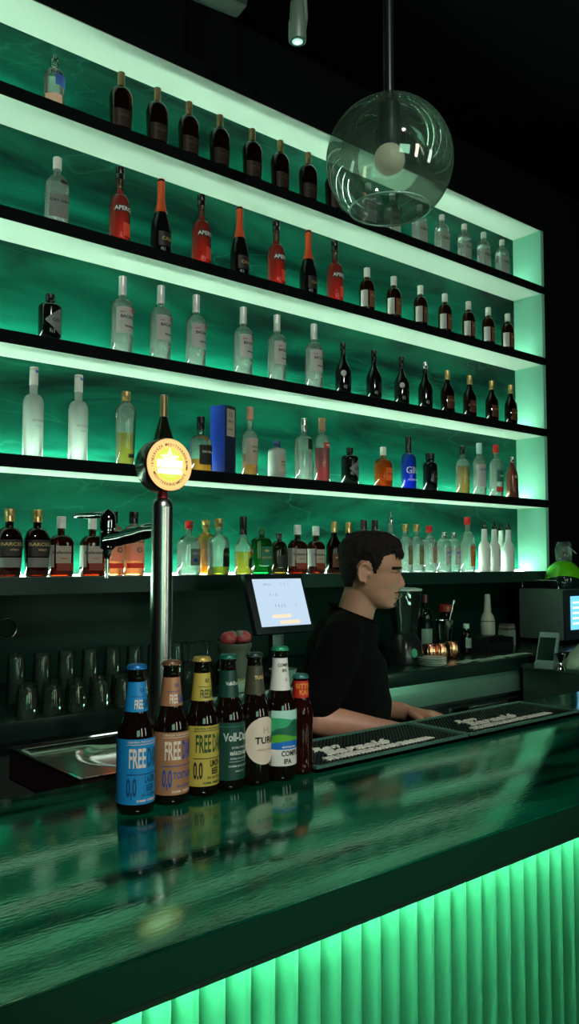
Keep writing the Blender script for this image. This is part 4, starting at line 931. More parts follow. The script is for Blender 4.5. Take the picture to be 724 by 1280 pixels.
# ------------------------------------------------------------------ right side of the back counter
def X(px, y): return at(px, 800, y).x
bl = thing('blender', 'black blender with a tall clear jug beside the barman', 'blender', (X(506, 2.60), 2.60, CZ))
bm = bmesh.new(); rings(bm, [(0, .075, .075, 3.5), (.01, .080, .080, 3.5), (.10, .068, .068, 3), (.125, .055, .055, 2.4), (.135, .050, .050, 2)], 32)
mb_ = link_mesh('motor_base', bm, mat('blender_black', (.012, .014, .014), .25), bl, 45)
bm = bmesh.new()
MM = Matrix.Translation((-.02, -.0770, .055)) @ Matrix.Rotation(-PI/2-.12, 4, 'X')
rings(bm, [(0, .020, .020, 2), (.006, .019, .019, 2)], 24, (True, True), 0, MM); bmesh.ops.recalc_face_normals(bm, faces=bm.faces[:]); link_mesh('dial', bm, mat('green_dial', (.06, .35, .18), .4), mb_, 40)
bm = bmesh.new(); rings(bm, [(.137, .045, .045, 3), (.18, .052, .052, 3), (.30, .068, .068, 3.4), (.335, .070, .070, 3.4)], 32, (True, False)); rings(bm, [(.332, .067, .067, 3.4), (.18, .049, .049, 3), (.142, .042, .042, 3)], 32, (False, True))
jg = link_mesh('jug', bm, glass('jug_glass', (.92, 1, .95), .03, (.7, 1, .85), edge=.5), bl, 45)
bm = bmesh.new(); rings(bm, [(.336, .072, .072, 3.4), (.344, .072, .072, 3.4), (.350, .05, .05, 2.5)], 32); link_mesh('lid', bm, mat('pale_lid', (.50, .62, .55), .4), bl, 40)
tubeo('jug_handle', [(.066, 0, .31), (.100, 0, .30), (.104, 0, .22), (.058, 0, .18)], .008, mat('blender_black'), bl, 10)
def sm(name, label, cat, px, y, group=None): return thing(name, label, cat, (X(px, y), y, CZ), 0, group)
wb = sm('wine_bottle', 'dark wine bottle with pale label behind the copper mugs', 'bottle', 532, 2.80)
RW = shape(.30, .037, .18, .055, .013); bm = bmesh.new(); rings(bm, RW, 24); link_mesh('glass_body', bm, BLKGL, wb, 50)
link_mesh('label', patch(RW, .05, .13, D(-80), D(20), .0008), mat('dull_green_label', (.18, .30, .22), .5), wb, 60); lathe('cap', [(.262, .015), (.302, .015)], mat('maroon_cap', (.10, .02, .02), .3), wb, 16)
b2 = sm('sauce_bottle', 'dark small bottle with white cap near the steel tin', 'bottle', 583, 2.68)
RW = shape(.14, .027, .09, .03, .012); bm = bmesh.new(); rings(bm, RW, 20); link_mesh('glass_body', bm, BLKGL, b2, 50); lathe('cap', [(.128, .0165), (.150, .0165), (.152, .014)], mat('mint_cap', (.45, .65, .52), .4), b2, 16)
link_mesh('label', patch(RW, .03, .08, D(-60), D(20), .0008), mat('dull_green_label'), b2, 60)
st_ = sm('shaker_tin', 'tall steel shaker tin behind the copper mugs', 'shaker', 556, 2.74)
bm = bmesh.new(); rings(bm, [(0, .034, .034, 2), (.003, .036, .036, 2), (.17, .046, .046, 2), (.172, .047, .047, 2), (.17, .045, .045, 2), (.01, .033, .033, 2)], 32); link_mesh('tin', bm, CHROME, st_, 40)
jt = sm('red_lid_jar', 'dark jar with round red lid behind the shaker tin', 'jar', 558, 2.86)
lathe('jar_body', [(0, .035), (.19, .035), (.20, .03)], BLKGL, jt, 20); lathe('lid', [(.20, .032), (.205, .040), (.235, .040), (.243, .033)], mat('dull_red_lid', (.28, .04, .02), .4), jt, 24)
sp = tag(tubeo('bar_spoon', [(X(556, 2.74)+.01, 2.735, CZ+.03), (X(556, 2.74)+.035, 2.735, CZ+.17), (X(556, 2.74)+.063, 2.735, CZ+.245), (X(556, 2.74)+.072, 2.735, CZ+.27)], [.003, .003, .004, .009], mat('spoon_steel', (.6, .68, .62), .25, 1)), 'steel bar spoon leaning out of the shaker tin', 'spoon')
COP = mat('copper', (.78, .34, .20), .22, 1)
for k, (px, y, w_) in enumerate([(537, 2.585, 'left'), (551, 2.565, 'middle'), (565, 2.60, 'right')]):
    mg = sm('copper_mug', '%s ribbed copper mug beside the plates' % w_, 'mug', px, y, 'ribbed copper mugs')
    bm = bmesh.new(); seg = 64; RR = []
    for z, r in ((0, .022), (.004, .028), (.03, .034), (.055, .034), (.078, .031), (.080, .030), (.078, .028), (.02, .026)):
        amp = .0017 if .003 < z < .076 and r > .027 else 0
        RR.append([bm.verts.new(((r+amp*math.cos(16*2*PI*k2/seg))*math.cos(2*PI*k2/seg), (r+amp*math.cos(16*2*PI*k2/seg))*math.sin(2*PI*k2/seg), z)) for k2 in range(seg)])
    for a, b in zip(RR, RR[1:]):
        for k2 in range(seg): bm.faces.new((a[k2], a[(k2+1) % seg], b[(k2+1) % seg], b[k2]))
    bm.faces.new(list(reversed(RR[0]))); bm.faces.new(RR[-1]); link_mesh('mug_body', bm, COP, mg, 60)
for k in range(4):
    bm = bmesh.new(); rings(bm, [(0, .040, .040, 2), (.002, .045, .045, 2), (.007, .066, .066, 2), (.009, .067, .067, 2), (.006, .045, .045, 2)], 36)
    pl = tag(link_mesh('saucer', bm, mat('white_china', (.62, .70, .64), .3), None, 50), '%s white saucer of the stack in front of the copper mugs' % ['bottom', 'second', 'third', 'topmost'][k], 'saucer', 'stack of white saucers'); pl.location = (X(540, 2.475), 2.475, CZ+k*.0095)
cb_ = sm('puree_bottle', 'pale conical bottle standing on the black organiser', 'bottle', 610, 2.74); cb_.location.z = CZ+.075
RW = [(0, .036, .036, 2), (.004, .040, .040, 2), (.075, .040, .040, 2), (.10, .034, .034, 2), (.125, .020, .020, 2), (.215, .015, .015, 2), (.22, .013, .013, 2)]
bm = bmesh.new(); rings(bm, RW, 28); bb = link_mesh('bottle_body', bm, mat('pale_grey_green_bottle', (.40, .44, .34), .5), cb_, 50); link_mesh('band', patch(RW, .074, .078, -PI+.01, PI-.01, .001, 30), INK, bb, 60)
og = sm('bar_organiser', 'black napkin organiser with red packets on the counter', 'organiser', 613, 2.70)
bm = bmesh.new(); bx(bm, -.11, .11, -.07, .09, 0, .006); bx(bm, -.11, -.106, -.07, .09, .006, .07); bx(bm, .106, .11, -.07, .09, .006, .07); bx(bm, -.106, .106, .086, .09, .006, .07); bx(bm, -.106, .106, -.07, -.066, .006, .045); bx(bm, -.02, -.016, -.066, .086, .006, .07)
bx(bm, -.106, .106, -.01, .086, .068, .0745)
link_mesh('tray', bm, mat('organiser_black', (.012, .016, .016), .3), og)
for k, (dx, w_) in enumerate([(-.07, 'left'), (.05, 'right')]):
    pk = tag(box('red_packet', -.035, .035, -.02, .02, 0, .03, mat('red_packet', (.40, .02, .02), .4), None, .006), '%s red packet in the black organiser' % w_, 'packet', 'red packets'); pk.location = (og.location.x+dx, 2.665, CZ+.0065)
nh = sm('napkin_box', 'pale square napkin box right of the conical bottle', 'napkin box', 634, 2.80)
box('box_body', -.035, .035, -.035, .035, 0, .085, mat('grey_green_box', (.20, .30, .24), .5), nh, .003)
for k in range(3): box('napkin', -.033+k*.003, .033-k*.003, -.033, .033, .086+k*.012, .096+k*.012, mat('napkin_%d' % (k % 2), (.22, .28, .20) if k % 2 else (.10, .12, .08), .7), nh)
pp = sm('order_slips', 'pale paper slips lying along the counter edge', 'paper', 620, 2.46)
bm = bmesh.new()
for k in range(9):
    a = random.uniform(-.3, .3); x0 = -.26+k*.062
    M_ = Matrix.Translation((x0, random.uniform(-.015, .015), .0008+k*.0005)) @ Matrix.Rotation(a, 4, 'Z')
    vs = [bm.verts.new(M_ @ Vector(v)) for v in ((-.04, -.025, 0), (.04, -.025, 0), (.04, .025, 0), (-.04, .025, 0))]; bm.faces.new(vs)
    e_ = bmesh.ops.extrude_face_region(bm, geom=[bm.faces[-1]] if False else [bm.faces[len(bm.faces)-1]]) if False else None
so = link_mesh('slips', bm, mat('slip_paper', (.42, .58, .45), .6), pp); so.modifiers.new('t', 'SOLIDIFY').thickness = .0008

# coffee machine, helmet, cup, card terminal
cm = thing('coffee_machine', 'dark green-grey coffee machine with a wire cup rail and lit blue panel', 'coffee machine', (4.247, 2.62, CZ))
box('body', 0, .55, .0, .285, .02, .312, mat('machine_grey', (.12, .20, .16), .35, .3), cm, .008)
for q in ((.03, .03), (.52, .03), (.03, .255), (.52, .255)): lathe('foot', [(0, .014), (.021, .014)], MATTEBLACK, cm, 12).location = (q[0], q[1], 0)
hd_ = box('front_panel', .012, .545, -.022, -.001, .022, .308, mat('machine_dark', (.02, .035, .04), .3), cm, .004)
sc2 = box('lit_display', .055, .44, -.0265, -.0225, .080, .272, emis('blue_panel', (.18, .62, 1.0), 1.1), hd_)
bm = bmesh.new()
for k in range(5): bx(bm, .070, .42, -.0272, -.0267, .11+k*.030, .121+k*.030)
link_mesh('screen_rows', bm, emis('pale_panel', (.62, .85, 1.0), 1.5), sc2)
tubeo('cup_rail', [(.015, .27, .311), (.015, .27, .350), (.015, .258, .362), (.015, .04, .362), (.015, .028, .350), (.015, .028, .311)], .0032, CHROME, cm, 8)
tubeo('cup_rail', [(.535, .27, .311), (.535, .27, .350), (.535, .258, .362), (.535, .04, .362), (.535, .028, .350), (.535, .028, .311)], .0032, CHROME, cm, 8)
# helmet
hp = at(704.5, 703, 2.755)
hm = thing('helmet', 'lime green riding helmet with dark visor on the coffee machine', 'helmet', (hp.x, 2.755, CZ+.3125), .35)
LIME = mat('lime_shell', (.12, .62, .01), .3, coat=.5)
bm = bmesh.new(); n1, n2 = 36, 22; G = []
for j in range(n2+1):
    th = PI*.62*j/n2; row_ = []
    for i in range(n1):
        ph = 2*PI*i/n1; x = .135*math.sin(th)*math.cos(ph); y = .112*math.sin(th)*math.sin(ph); z = .125+.125*math.cos(th)
        if j > n2*.75: z = max(z, .0)
        row_.append(bm.verts.new((x, y, z*.98)))
    G.append(row_)
for a, b in zip(G, G[1:]):
    for i in range(n1):
        try: bm.faces.new((a[i], b[i], b[(i+1) % n1], a[(i+1) % n1]))
        except ValueError: pass
bmesh.ops.remove_doubles(bm, verts=bm.verts[:], dist=.0005); bmesh.ops.recalc_face_normals(bm, faces=bm.faces[:])
zmin = min(v.co.z for v in bm.verts)
for v in bm.verts: v.co.z -= zmin
so = link_mesh('shell', bm, LIME, hm, 60); m_ = so.modifiers.new('t', 'SOLIDIFY'); m_.thickness = .006
# visor: band over the lower front-left side
bm = bmesh.new(); V_ = []
for i in range(25):
    ph = PI*.62 + PI*.98*i/24; col_ = []
    for j in range(9):
        th = PI*(.615-.19*math.sin(PI*min(1, (i+2)/26))**.7*j/8)
        col_.append(bm.verts.new((1.045*.135*math.sin(th)*math.cos(ph), 1.045*.112*math.sin(th)*math.sin(ph), .1225+.1225*1.03*math.cos(th)-zmin)))
    V_.append(col_)
for a, b in zip(V_, V_[1:]):
    for j in range(8): bm.faces.new((a[j], b[j], b[j+1], a[j+1]))
bmesh.ops.recalc_face_normals(bm, faces=bm.faces[:])
mv_ = link_mesh('visor', bm, mat('smoked_visor', (.006, .02, .018), .06), hm, 60); mv_.modifiers.new('t', 'SOLIDIFY').thickness = .003
top = hm.location.z+.25-zmin*0
cupz = hm.location.z + max(v.co.z for v in so.data.vertices) - .004
cu = thing('plastic_cup', 'crumpled clear plastic cup upside down on the lime helmet', 'cup', (hp.x+.006, 2.755, cupz))
bm = bmesh.new(); RR = rings(bm, [(0, .048, .048, 2), (.03, .050, .050, 2), (.07, .052, .052, 2), (.10, .046, .046, 2), (.115, .038, .038, 2)], 28, (False, True))
for v in bm.verts: v.co += Vector((1, 1, 0))*.012*noise.noise(v.co*35)
link_mesh('cup_body', bm, glass('hazy_plastic', (.55, .65, .60), .30, (.35, .50, .42), rough=.15, edge=.5), cu, 40)
tubeo('straw', [(-.035, -.052, .085), (.045, -.056, .045)], .0028, mat('pale_straw', (.6, .75, .68), .4), cu, 8)
# side cabinet in front of the coffee machine with card terminal and bag
scb = thing('side_cabinet', 'dark low cabinet at the right end of the back counter', 'cabinet', (3.50, 2.02, 0))
box('carcass', 0, 1.4, .0, .36, 0, .985, mat('side_cabinet_dark', (.012, .026, .02), .4), scb, .004); box('top_board', -.01, 1.41, -.012, .362, .985, 1.005, mat('side_top', (.03, .06, .045), .3), scb, .003)
q = atz(678, 812, 1.006)
ct = thing('card_terminal', 'slanted card payment terminal on the side cabinet', 'card terminal', (at(681, 812, 2.2).x, 2.2, 1.0055), -PI/2+.25)
bm = bmesh.new(); M_ = Matrix.Rotation(.50, 4, 'X') @ Matrix.Identity(4)
bx(bm, -.045, .045, -.012, .022, 0, .165, 0, .006); bmesh.ops.transform(bm, matrix=Matrix.Translation((0, .0, .015)) @ Matrix.Rotation(-.5, 4, 'X'), verts=bm.verts[:])
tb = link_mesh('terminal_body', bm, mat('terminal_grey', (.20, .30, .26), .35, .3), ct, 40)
bm = bmesh.new(); bx(bm, -.038, .038, -.0135, -.0123, .02, .135); bmesh.ops.transform(bm, matrix=Matrix.Translation((0, .0, .015)) @ Matrix.Rotation(-.5, 4, 'X'), verts=bm.verts[:]); link_mesh('terminal_screen', bm, mat('terminal_screen', (.006, .02, .016), .12), ct)
box('terminal_foot', -.045, .045, -.02, .10, 0, .03, mat('terminal_grey'), ct, .004)
bo = thing('steel_jigger', 'small round steel jigger beside the card terminal', 'jigger', (at(700, 812, 2.12).x, 2.12, 1.0055))
bm = bmesh.new(); rings(bm, [(0, .022, .022, 2), (.03, .010, .010, 2), (.035, .010, .010, 2), (.075, .026, .026, 2), (.073, .024, .024, 2), (.04, .008, .008, 2)], 24); link_mesh('cup', bm, CHROME, bo, 50)
bg = thing('paper_bag', 'rumpled pale paper bag at the right end of the side cabinet', 'bag', (at(722, 815, 2.09).x+.11, 2.12, 1.0055))
bm = bmesh.new(); rings(bm, [(0, .13, .055, 3), (.02, .135, .060, 3), (.05, .115, .05, 2.6), (.085, .07, .035, 2.3), (.11, .03, .018, 2)], 36)
bmesh.ops.subdivide_edges(bm, edges=bm.edges[:], cuts=1)
for v in bm.verts:
    if v.co.z > .005: v.co += Vector((noise.noise(v.co*30), noise.noise(v.co*30+Vector((5, 0, 0))), .7*noise.noise(v.co*25+Vector((0, 9, 0)))))*.012
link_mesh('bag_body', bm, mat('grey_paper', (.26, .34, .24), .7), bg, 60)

# ------------------------------------------------------------------ pendant globe
GC = Vector((1.298, 1.2, 2.376)); GR = .139
pg = thing('pendant_lamp', 'large clear glass globe pendant hanging from a black rod', 'pendant lamp', (GC.x, GC.y, 4.2))
def gz(z): return z-4.2
lathe('ceiling_canopy', [(-.03, .06), (0, .06)], MATTEBLACK, pg, 32)
lathe('rod', [(gz(GC.z+.125), .0115), (-.03, .0115)], mat('satin_black_rod', (.006, .009, .008), .3), pg, 20, 60)
lathe('lamp_socket', [(gz(GC.z+.034), .020), (gz(GC.z+.05), .0255), (gz(GC.z+.125), .0255), (gz(GC.z+.133), .018)], mat('dark_socket', (.02, .03, .028), .4), pg, 28)
def globe_glass():
    m = bpy.data.materials.new('globe_glass'); t, n, l = nt(m); n.remove(n['Principled BSDF'])
    T = n.new('ShaderNodeBsdfTransparent'); T.inputs[0].default_value = (.80, .92, .85, 1)
    G_ = n.new('ShaderNodeBsdfGlossy'); G_.inputs['Roughness'].default_value = .04
    Df = n.new('ShaderNodeBsdfTranslucent'); Df.inputs[0].default_value = (.6, .75, .65, 1)
    mh = n.new('ShaderNodeMixShader'); mh.inputs[0].default_value = .20; l.new(T.outputs[0], mh.inputs[1]); l.new(Df.outputs[0], mh.inputs[2])
    fr = n.new('ShaderNodeLayerWeight'); fr.inputs[0].default_value = .5
    mr = n.new('ShaderNodeMapRange'); mr.inputs[3].default_value = .12; mr.inputs[4].default_value = .75; l.new(fr.outputs['Fresnel'], mr.inputs[0])
    mx = n.new('ShaderNodeMixShader'); l.new(mr.outputs[0], mx.inputs[0]); l.new(mh.outputs[0], mx.inputs[1]); l.new(G_.outputs[0], mx.inputs[2])
    l.new(mx.outputs[0], n['Material Output'].inputs[0]); return m
bm = bmesh.new(); prof = []
for i in range(41):
    a = math.radians(39) + (PI-math.radians(39)-.08)*i/40; prof.append((-GR*math.cos(a), GR*math.sin(a)))
for z, r in ((0, 0),): pass
rings(bm, [(gz(GC.z+z), r, r, 2) for z, r in prof], 64, (False, False)); link_mesh('glass_globe', bm, globe_glass(), pg, 179)
bm = bmesh.new(); R1 = []; za = gz(GC.z)+prof[0][0]; ra = prof[0][1]
nU, nV = 64, 8; T_ = []
for i in range(nU):
    a = 2*PI*i/nU; T_.append([bm.verts.new(((ra+.0022*math.cos(2*PI*j/nV))*math.cos(a), (ra+.0022*math.cos(2*PI*j/nV))*math.sin(a), za+.0022*math.sin(2*PI*j/nV))) for j in range(nV)])
for i in range(nU):
    for j in range(nV): bm.faces.new((T_[i][j], T_[(i+1) % nU][j], T_[(i+1) % nU][(j+1) % nV], T_[i][(j+1) % nV]))
link_mesh('glass_rim', bm, mat('glass_rim_bead', (.35, .60, .48), .08, .3), pg, 179)
bm = bmesh.new(); ell(bm, (0, 0, gz(GC.z+.005)), (.034, .034, .034), 32, 20); link_mesh('bulb', bm, mat('opal_bulb', (.62, .60, .48), .4, emit=(.9, .8, .55), ek=.12), pg, 179)
pg.rotation_euler = (0, 0, 0)

# ------------------------------------------------------------------ ceiling spot and fittings
sp_ = at(372, 50, 2.0); sl = thing('ceiling_spotlight', 'cylindrical track spotlight hanging above the shelving', 'spotlight', sp_)
sl.rotation_euler = (.03, -.03, 0)
SG = mat('spot_grey_housing', (.16, .24, .19), .45, .3)
lathe('housing', [(-.004, .0285), (.0, .0300), (.06, .0295), (.062, .027), (.125, .023), (.135, .015)], SG, sl, 32)
lens = lathe('reflector_ring', [(-.006, .0285), (-.0045, .022)], CHROME, sl, 32)
lathe('lens', [(-.0075, .0175), (-.0065, .0180)], emis('spot_lens', (.55, .95, .85), .75), sl, 28)
lathe('lamp_core', [(-.013, .004), (-.008, .009)], emis('spot_core', (.9, 1, 1), 1.4), sl, 16)
tubeo('bracket', [(.028, 0, .05), (.034, 0, .09), (.030, 0, .16), (.022, 0, .22)], .010, SG, sl, 12)
bm = bmesh.new(); q1 = at(379, 8, 2.02)
tr = thing('lighting_track', 'dark ceiling lighting track carrying the spotlight', 'lighting track', (sp_.x+.02, 2.0, sp_.z+.22))
box('track_bar', -.16, .12, -.018, .018, .0, .03, mat('dark_track', (.01, .014, .012), .6), tr)
for dx in (-.1, .06): box('drop_rod', dx-.006, dx+.006, -.006, .006, .03, 4.2-(sp_.z+.22), mat('dark_track'), tr)
vb = at(272, 4, 2.6); vt = thing('ceiling_projector', 'dark rounded projector box under the ceiling', 'projector', vb, -.15)
box('housing', -.10, .115, -.05, .05, 0, .07, mat('projector_green_grey', (.030, .055, .042), .5), vt, .02)
box('drop_rod', -.008, .008, -.008, .008, .07, 4.2-vb.z, MATTEBLACK, vt)
bm = bmesh.new(); ell(bm, (-.070, -.052, .02), (.003, .003, .003), 10, 8); link_mesh('indicator_light', bm, emis('green_led', (.7, 1, .8), 3), vt, 60)

# ------------------------------------------------------------------ barman
def remesh(bm, voxel, smooth=6, fac=.5):
    me = bpy.data.meshes.new('tmp'); bmesh.ops.recalc_face_normals(bm, faces=bm.faces[:]); bm.to_mesh(me); bm.free()
    o = bpy.data.objects.new('tmp', me); COL.objects.link(o)
    r = o.modifiers.new('r', 'REMESH'); r.mode = 'VOXEL'; r.voxel_size = voxel
    if smooth:
        q = o.modifiers.new('s', 'SMOOTH'); q.iterations = smooth; q.factor = fac
    dg = bpy.context.evaluated_depsgraph_get(); dg.update()
    out = bpy.data.meshes.new_from_object(o.evaluated_get(dg))
    bpy.data.objects.remove(o); bpy.data.meshes.remove(me)
    b = bmesh.new(); b.from_mesh(out); bpy.data.meshes.remove(out); return b
def limb(bm, pts, seg=20):
    """pts: (x,y,z,r[,r2]) tapering limb with round ends"""
    P = [Vector(p[:3]) for p in pts]; up = Vector((0, 1, 0)); R = []
    for i, p in enumerate(P):
        t = (P[min(i+1, len(P)-1)]-P[max(i-1, 0)]).normalized(); u = up - t*up.dot(t); u.normalize(); v = t.cross(u)
        r = pts[i][3]; r2 = pts[i][4] if len(pts[i]) > 4 else r
        R.append([bm.verts.new(p + r2*math.cos(2*PI*k/seg)*u + r*math.sin(2*PI*k/seg)*v) for k in range(seg)])
    for a, b in zip(R, R[1:]):
        for k in range(seg): bm.faces.new((a[k], a[(k+1) % seg], b[(k+1) % seg], b[k]))
    bm.faces.new(list(reversed(R[0]))); bm.faces.new(R[-1])
    for q in (pts[0], pts[-1]): 
        r = min(q[3], q[4] if len(q) > 4 else q[3])*.97; ell(bm, q[:3], (r, r, r), 16, 10)
HZ = 1.475; S_ = .000357
# profile rows: zoomed photo y, front x, back x, half width (m)
PR = [(118, 360, 335, .010), (128, 440, 262, .036), (150, 500, 205, .053), (190, 553, 152, .066), (245, 589, 122, .0735), (300, 602, 110, .0765), (350, 605, 106, .0770), (385, 606, 106, .0760), (402, 605, 107, .0750), (420, 599, 108, .0735),
      (436, 591, 109, .0720), (455, 590, 112, .0705), (480, 591, 117, .0695), (510, 590, 124, .0680), (545, 586, 135, .0665), (570, 580, 146, .0650), (590, 574, 160, .0630), (608, 573, 178, .0610), (622, 578, 196, .0600), (634, 570, 210, .0585), (641, 563, 220, .0575), (650, 571, 232, .0560), (662, 570, 250, .0540),
      (678, 558, 275, .0510), (695, 556, 300, .0470), (712, 557, 330, .0420), (728, 545, 370, .0350), (740, 515, 410, .0240)]
def hrow(z):
    yy = 430 - (z-HZ)/S_
    if yy <= PR[0][0]: q = PR[0][1:]
    elif yy >= PR[-1][0]: q = PR[-1][1:]
    else:
        for A, B in zip(PR, PR[1:]):
            if A[0] <= yy <= B[0]:
                u = (yy-A[0])/(B[0]-A[0]); q = [A[i]+(B[i]-A[i])*u for i in (1, 2, 3)]; break
    return (q[0]-355)*S_, (q[1]-355)*S_, q[2]
def headpt(t, z, off=0, detail=True):
    xf, xb, w = hrow(z); c = xb+(xf-xb)*.46; a = (xf-c) if math.cos(t) > 0 else (c-xb)
    ct, st_ = math.cos(t), math.sin(t)
    yy = 430-(z-HZ)/S_
    n = 2.25 if yy < 560 else 2.0
    p = (abs(ct)**n+abs(st_)**n)**(-1/n)
    x = c+(a+off)*ct*p; y = (w+off)*st_*p
    if ct > 0 and yy > 400:      # face narrows towards the mouth
        y *= 1-.10*ct**2*min(1, (yy-400)/150)
    if detail and ct > 0:
        g = math.exp
        nz = [(425, 0), (445, .003), (470, .0075), (500, .0125), (525, .0165), (545, .0190), (560, .0175), (575, .0110), (588, .003), (600, 0)]
        for A, B in zip(nz, nz[1:]):
            if A[0] <= yy <= B[0]:
                h = A[1]+(B[1]-A[1])*(yy-A[0])/(B[0]-A[0]); wd = .0065+.0065*max(0, min(1, (yy-470)/80)); x += h*g(-(y/wd)**2); break
        for s in (-1, 1):
            x -= .0085*g(-((y-s*.030)/.013)**2-((yy-442)/24)**2)          # eye sockets
            x += .0040*g(-((y-s*.026)/.020)**2-((yy-405)/14)**2)          # brows
            x += .0030*g(-((y-s*.038)/.016)**2-((yy-510)/40)**2)          # cheeks
            x += .0035*g(-((y-s*.011)/.005)**2-((yy-562)/16)**2)          # nostril wings
        x += .0035*g(-(y/.020)**2-((yy-624)/8)**2)+.0035*g(-(y/.017)**2-((yy-654)/8)**2)-.002*g(-(y/.022)**2-((yy-640)/5)**2)
        x += .003*g(-(y/.015)**2-((yy-712)/16)**2)
    return Vector((x, y, z))
ZT, ZB_ = HZ+(430-118)*S_, HZ+(430-740)*S_
bm = bmesh.new(); NT, NZ = 110, 120; G = []
for j in range(NZ+1):
    z = ZB_+(ZT-ZB_)*(.5-.5*math.cos(PI*j/NZ)); G.append([bm.verts.new(headpt(2*PI*i/NT, z)) for i in range(NT)])
for a, b in zip(G, G[1:]):
    for i in range(NT): bm.faces.new((a[i], a[(i+1) % NT], b[(i+1) % NT], b[i]))
bm.faces.new(list(reversed(G[0]))); bm.faces.new(G[-1])
# ears
for s in (-1, 1):
    ex, ez = (297-355)*S_, HZ+(430-445)*S_; ey = s*.0725
    rimp = [(-.010, -.027), (-.017, -.014), (-.019, .004), (-.015, .020), (-.004, .027), (.009, .024), (.015, .012)]
    pts = [(ex+a, ey+s*(.007 if a > 0 else .012), ez+b) for a, b in rimp]
    tube(bm, pts, .0042, 8)
    ell(bm, (ex-.003, ey+s*.003, ez-.002), (.014, .0045, .023), 14, 10, Matrix.Rotation(.12, 4, 'Y') @ Matrix.Rotation(s*-.30, 4, 'Z'))
    ell(bm, (ex+.001, ey+s*.005, ez-.026), (.0075, .004, .008), 10, 8); ell(bm, (ex+.013, ey+s*.003, ez-.004), (.004, .004, .007), 8, 6)
# neck and trunk (trunk under the shirt)
limb(bm, [(-.056, 0, 1.290, .058, .064), (-.048, 0, 1.345, .055, .058), (-.035, 0, 1.39, .053, .055), (-.022, 0, 1.43, .052, .055)])
limb(bm, [(-.085, 0, 1.26, .075, .145), (-.080, 0, 1.20, .095, .150), (-.080, 0, 1.08, .098, .140), (-.105, 0, .93, .095, .145), (-.115, 0, .86, .09, .15)])
def arm(s, el, wr, hand):
    limb(bm, [(-.095, s*.165, 1.275, .048), (el[0]*.5-.047, s*.19, (1.275+el[2])/2, .044), (*el, .040)])
    E, Wp = Vector(el), Vector(wr)
    limb(bm, [(*el, .041), (*E.lerp(Wp, .3), .041, .038), (*E.lerp(Wp, .7), .031, .029), (*wr, .0265, .022)])
    d = (Vector(hand)-Wp).normalized(); side = d.cross(Vector((0, 0, 1))).normalized(); dn = side.cross(d).normalized()*-1
    if dn.z > 0: dn = -dn
    limb(bm, [(*wr, .023, .020), (*(Wp+d*.035), .017, .032), (*(Wp+d*.075), .014, .038), (*(Wp+d*.090), .011, .036)])
    for k, (off, ln) in enumerate([(-.030, .070), (-.010, .080), (.010, .076), (.029, .060)]):
        a = Wp+d*.082+side*off; b = a+d*ln*.42+dn*ln*.10; c = b+d*ln*.26+dn*ln*.30; e = c+d*ln*.06+dn*ln*.30
        limb(bm, [(*a, .0095), (*b, .0088), (*c, .0080), (*e, .0070)], 12)
    a = Wp+d*.025-side*s*-.024; sd = side*(1 if s < 0 else -1)
    a = Wp+d*.025-sd*.022; b = a+d*.030-sd*.026+dn*.006; c = b+d*.028-sd*.004+dn*.012
    limb(bm, [(*a, .0125), (*b, .0105), (*c, .0080)], 12)
EL_N, WR_N, HD_N = (-.155, -.215, 1.075), (.070, -.215, 1.045), (.19, -.205, 1.035)
EL_F, WR_F, HD_F = (-.10, .235, 1.045), (.11, .155, 1.035), (.2, .12, 1.03)
arm(-1, EL_N, WR_N, HD_N); arm(1, EL_F, WR_F, HD_F)
for s in (-1, 1):
    limb(bm, [(-.115, s*.085, .86, .085), (-.085, s*.095, .66, .070), (-.060, s*.10, .47, .052), (-.085, s*.10, .28, .047), (-.10, s*.10, .09, .034)])
    limb(bm, [(-.11, s*.10, .055, .035), (-.03, s*.105, .045, .032), (.06, s*.11, .035, .028)])
SKIN = mat('skin', (.50, .27, .17), .50, var=(25, .12)); SKIN.node_tree.nodes['Principled BSDF'].inputs['Subsurface Weight'].default_value = .08
bb = remesh(bm, .0042, 3, .5)
man = link_mesh('person', bb, SKIN, None, 179)
tag(man, 'young barman in black t-shirt, side on, leaning over the bar mats', 'person')
pw = at(464, 715, 1.72); man.location = (pw.x, pw.y, 0); man.rotation_euler = (0, 0, math.radians(-45.8+2))
man.location.z = 0
# shirt
bm = bmesh.new()
limb(bm, [(-.052, 0, 1.350, .074, .076), (-.055, 0, 1.325, .080, .095), (-.070, 0, 1.300, .094, .130), (-.085, 0, 1.26, .105, .178), (-.080, 0, 1.20, .122, .180), (-.070, 0, 1.10, .128, .168), (-.080, 0, .98, .125, .165), (-.095, 0, .87, .118, .168)])
for s, el in ((-1, EL_N), (1, EL_F)):
    limb(bm, [(-.090, s*.145, 1.280, .066), (-.105, s*.185, 1.235, .064), (el[0]*.72-.02, s*.20, 1.16, .060), (el[0]*.95, el[1]*.98, el[2]+.045, .056)])
    limb(bm, [(-.06, s*.03, 1.325, .055), (-.088, s*.13, 1.292, .055)])
sb = remesh(bm, .0065, 10, .5)
for v in sb.verts:
    f_ = noise.noise(Vector((v.co.x*9, v.co.y*9, v.co.z*16)))*.007 + noise.noise(v.co*28)*.0025
    v.co += v.normal*f_
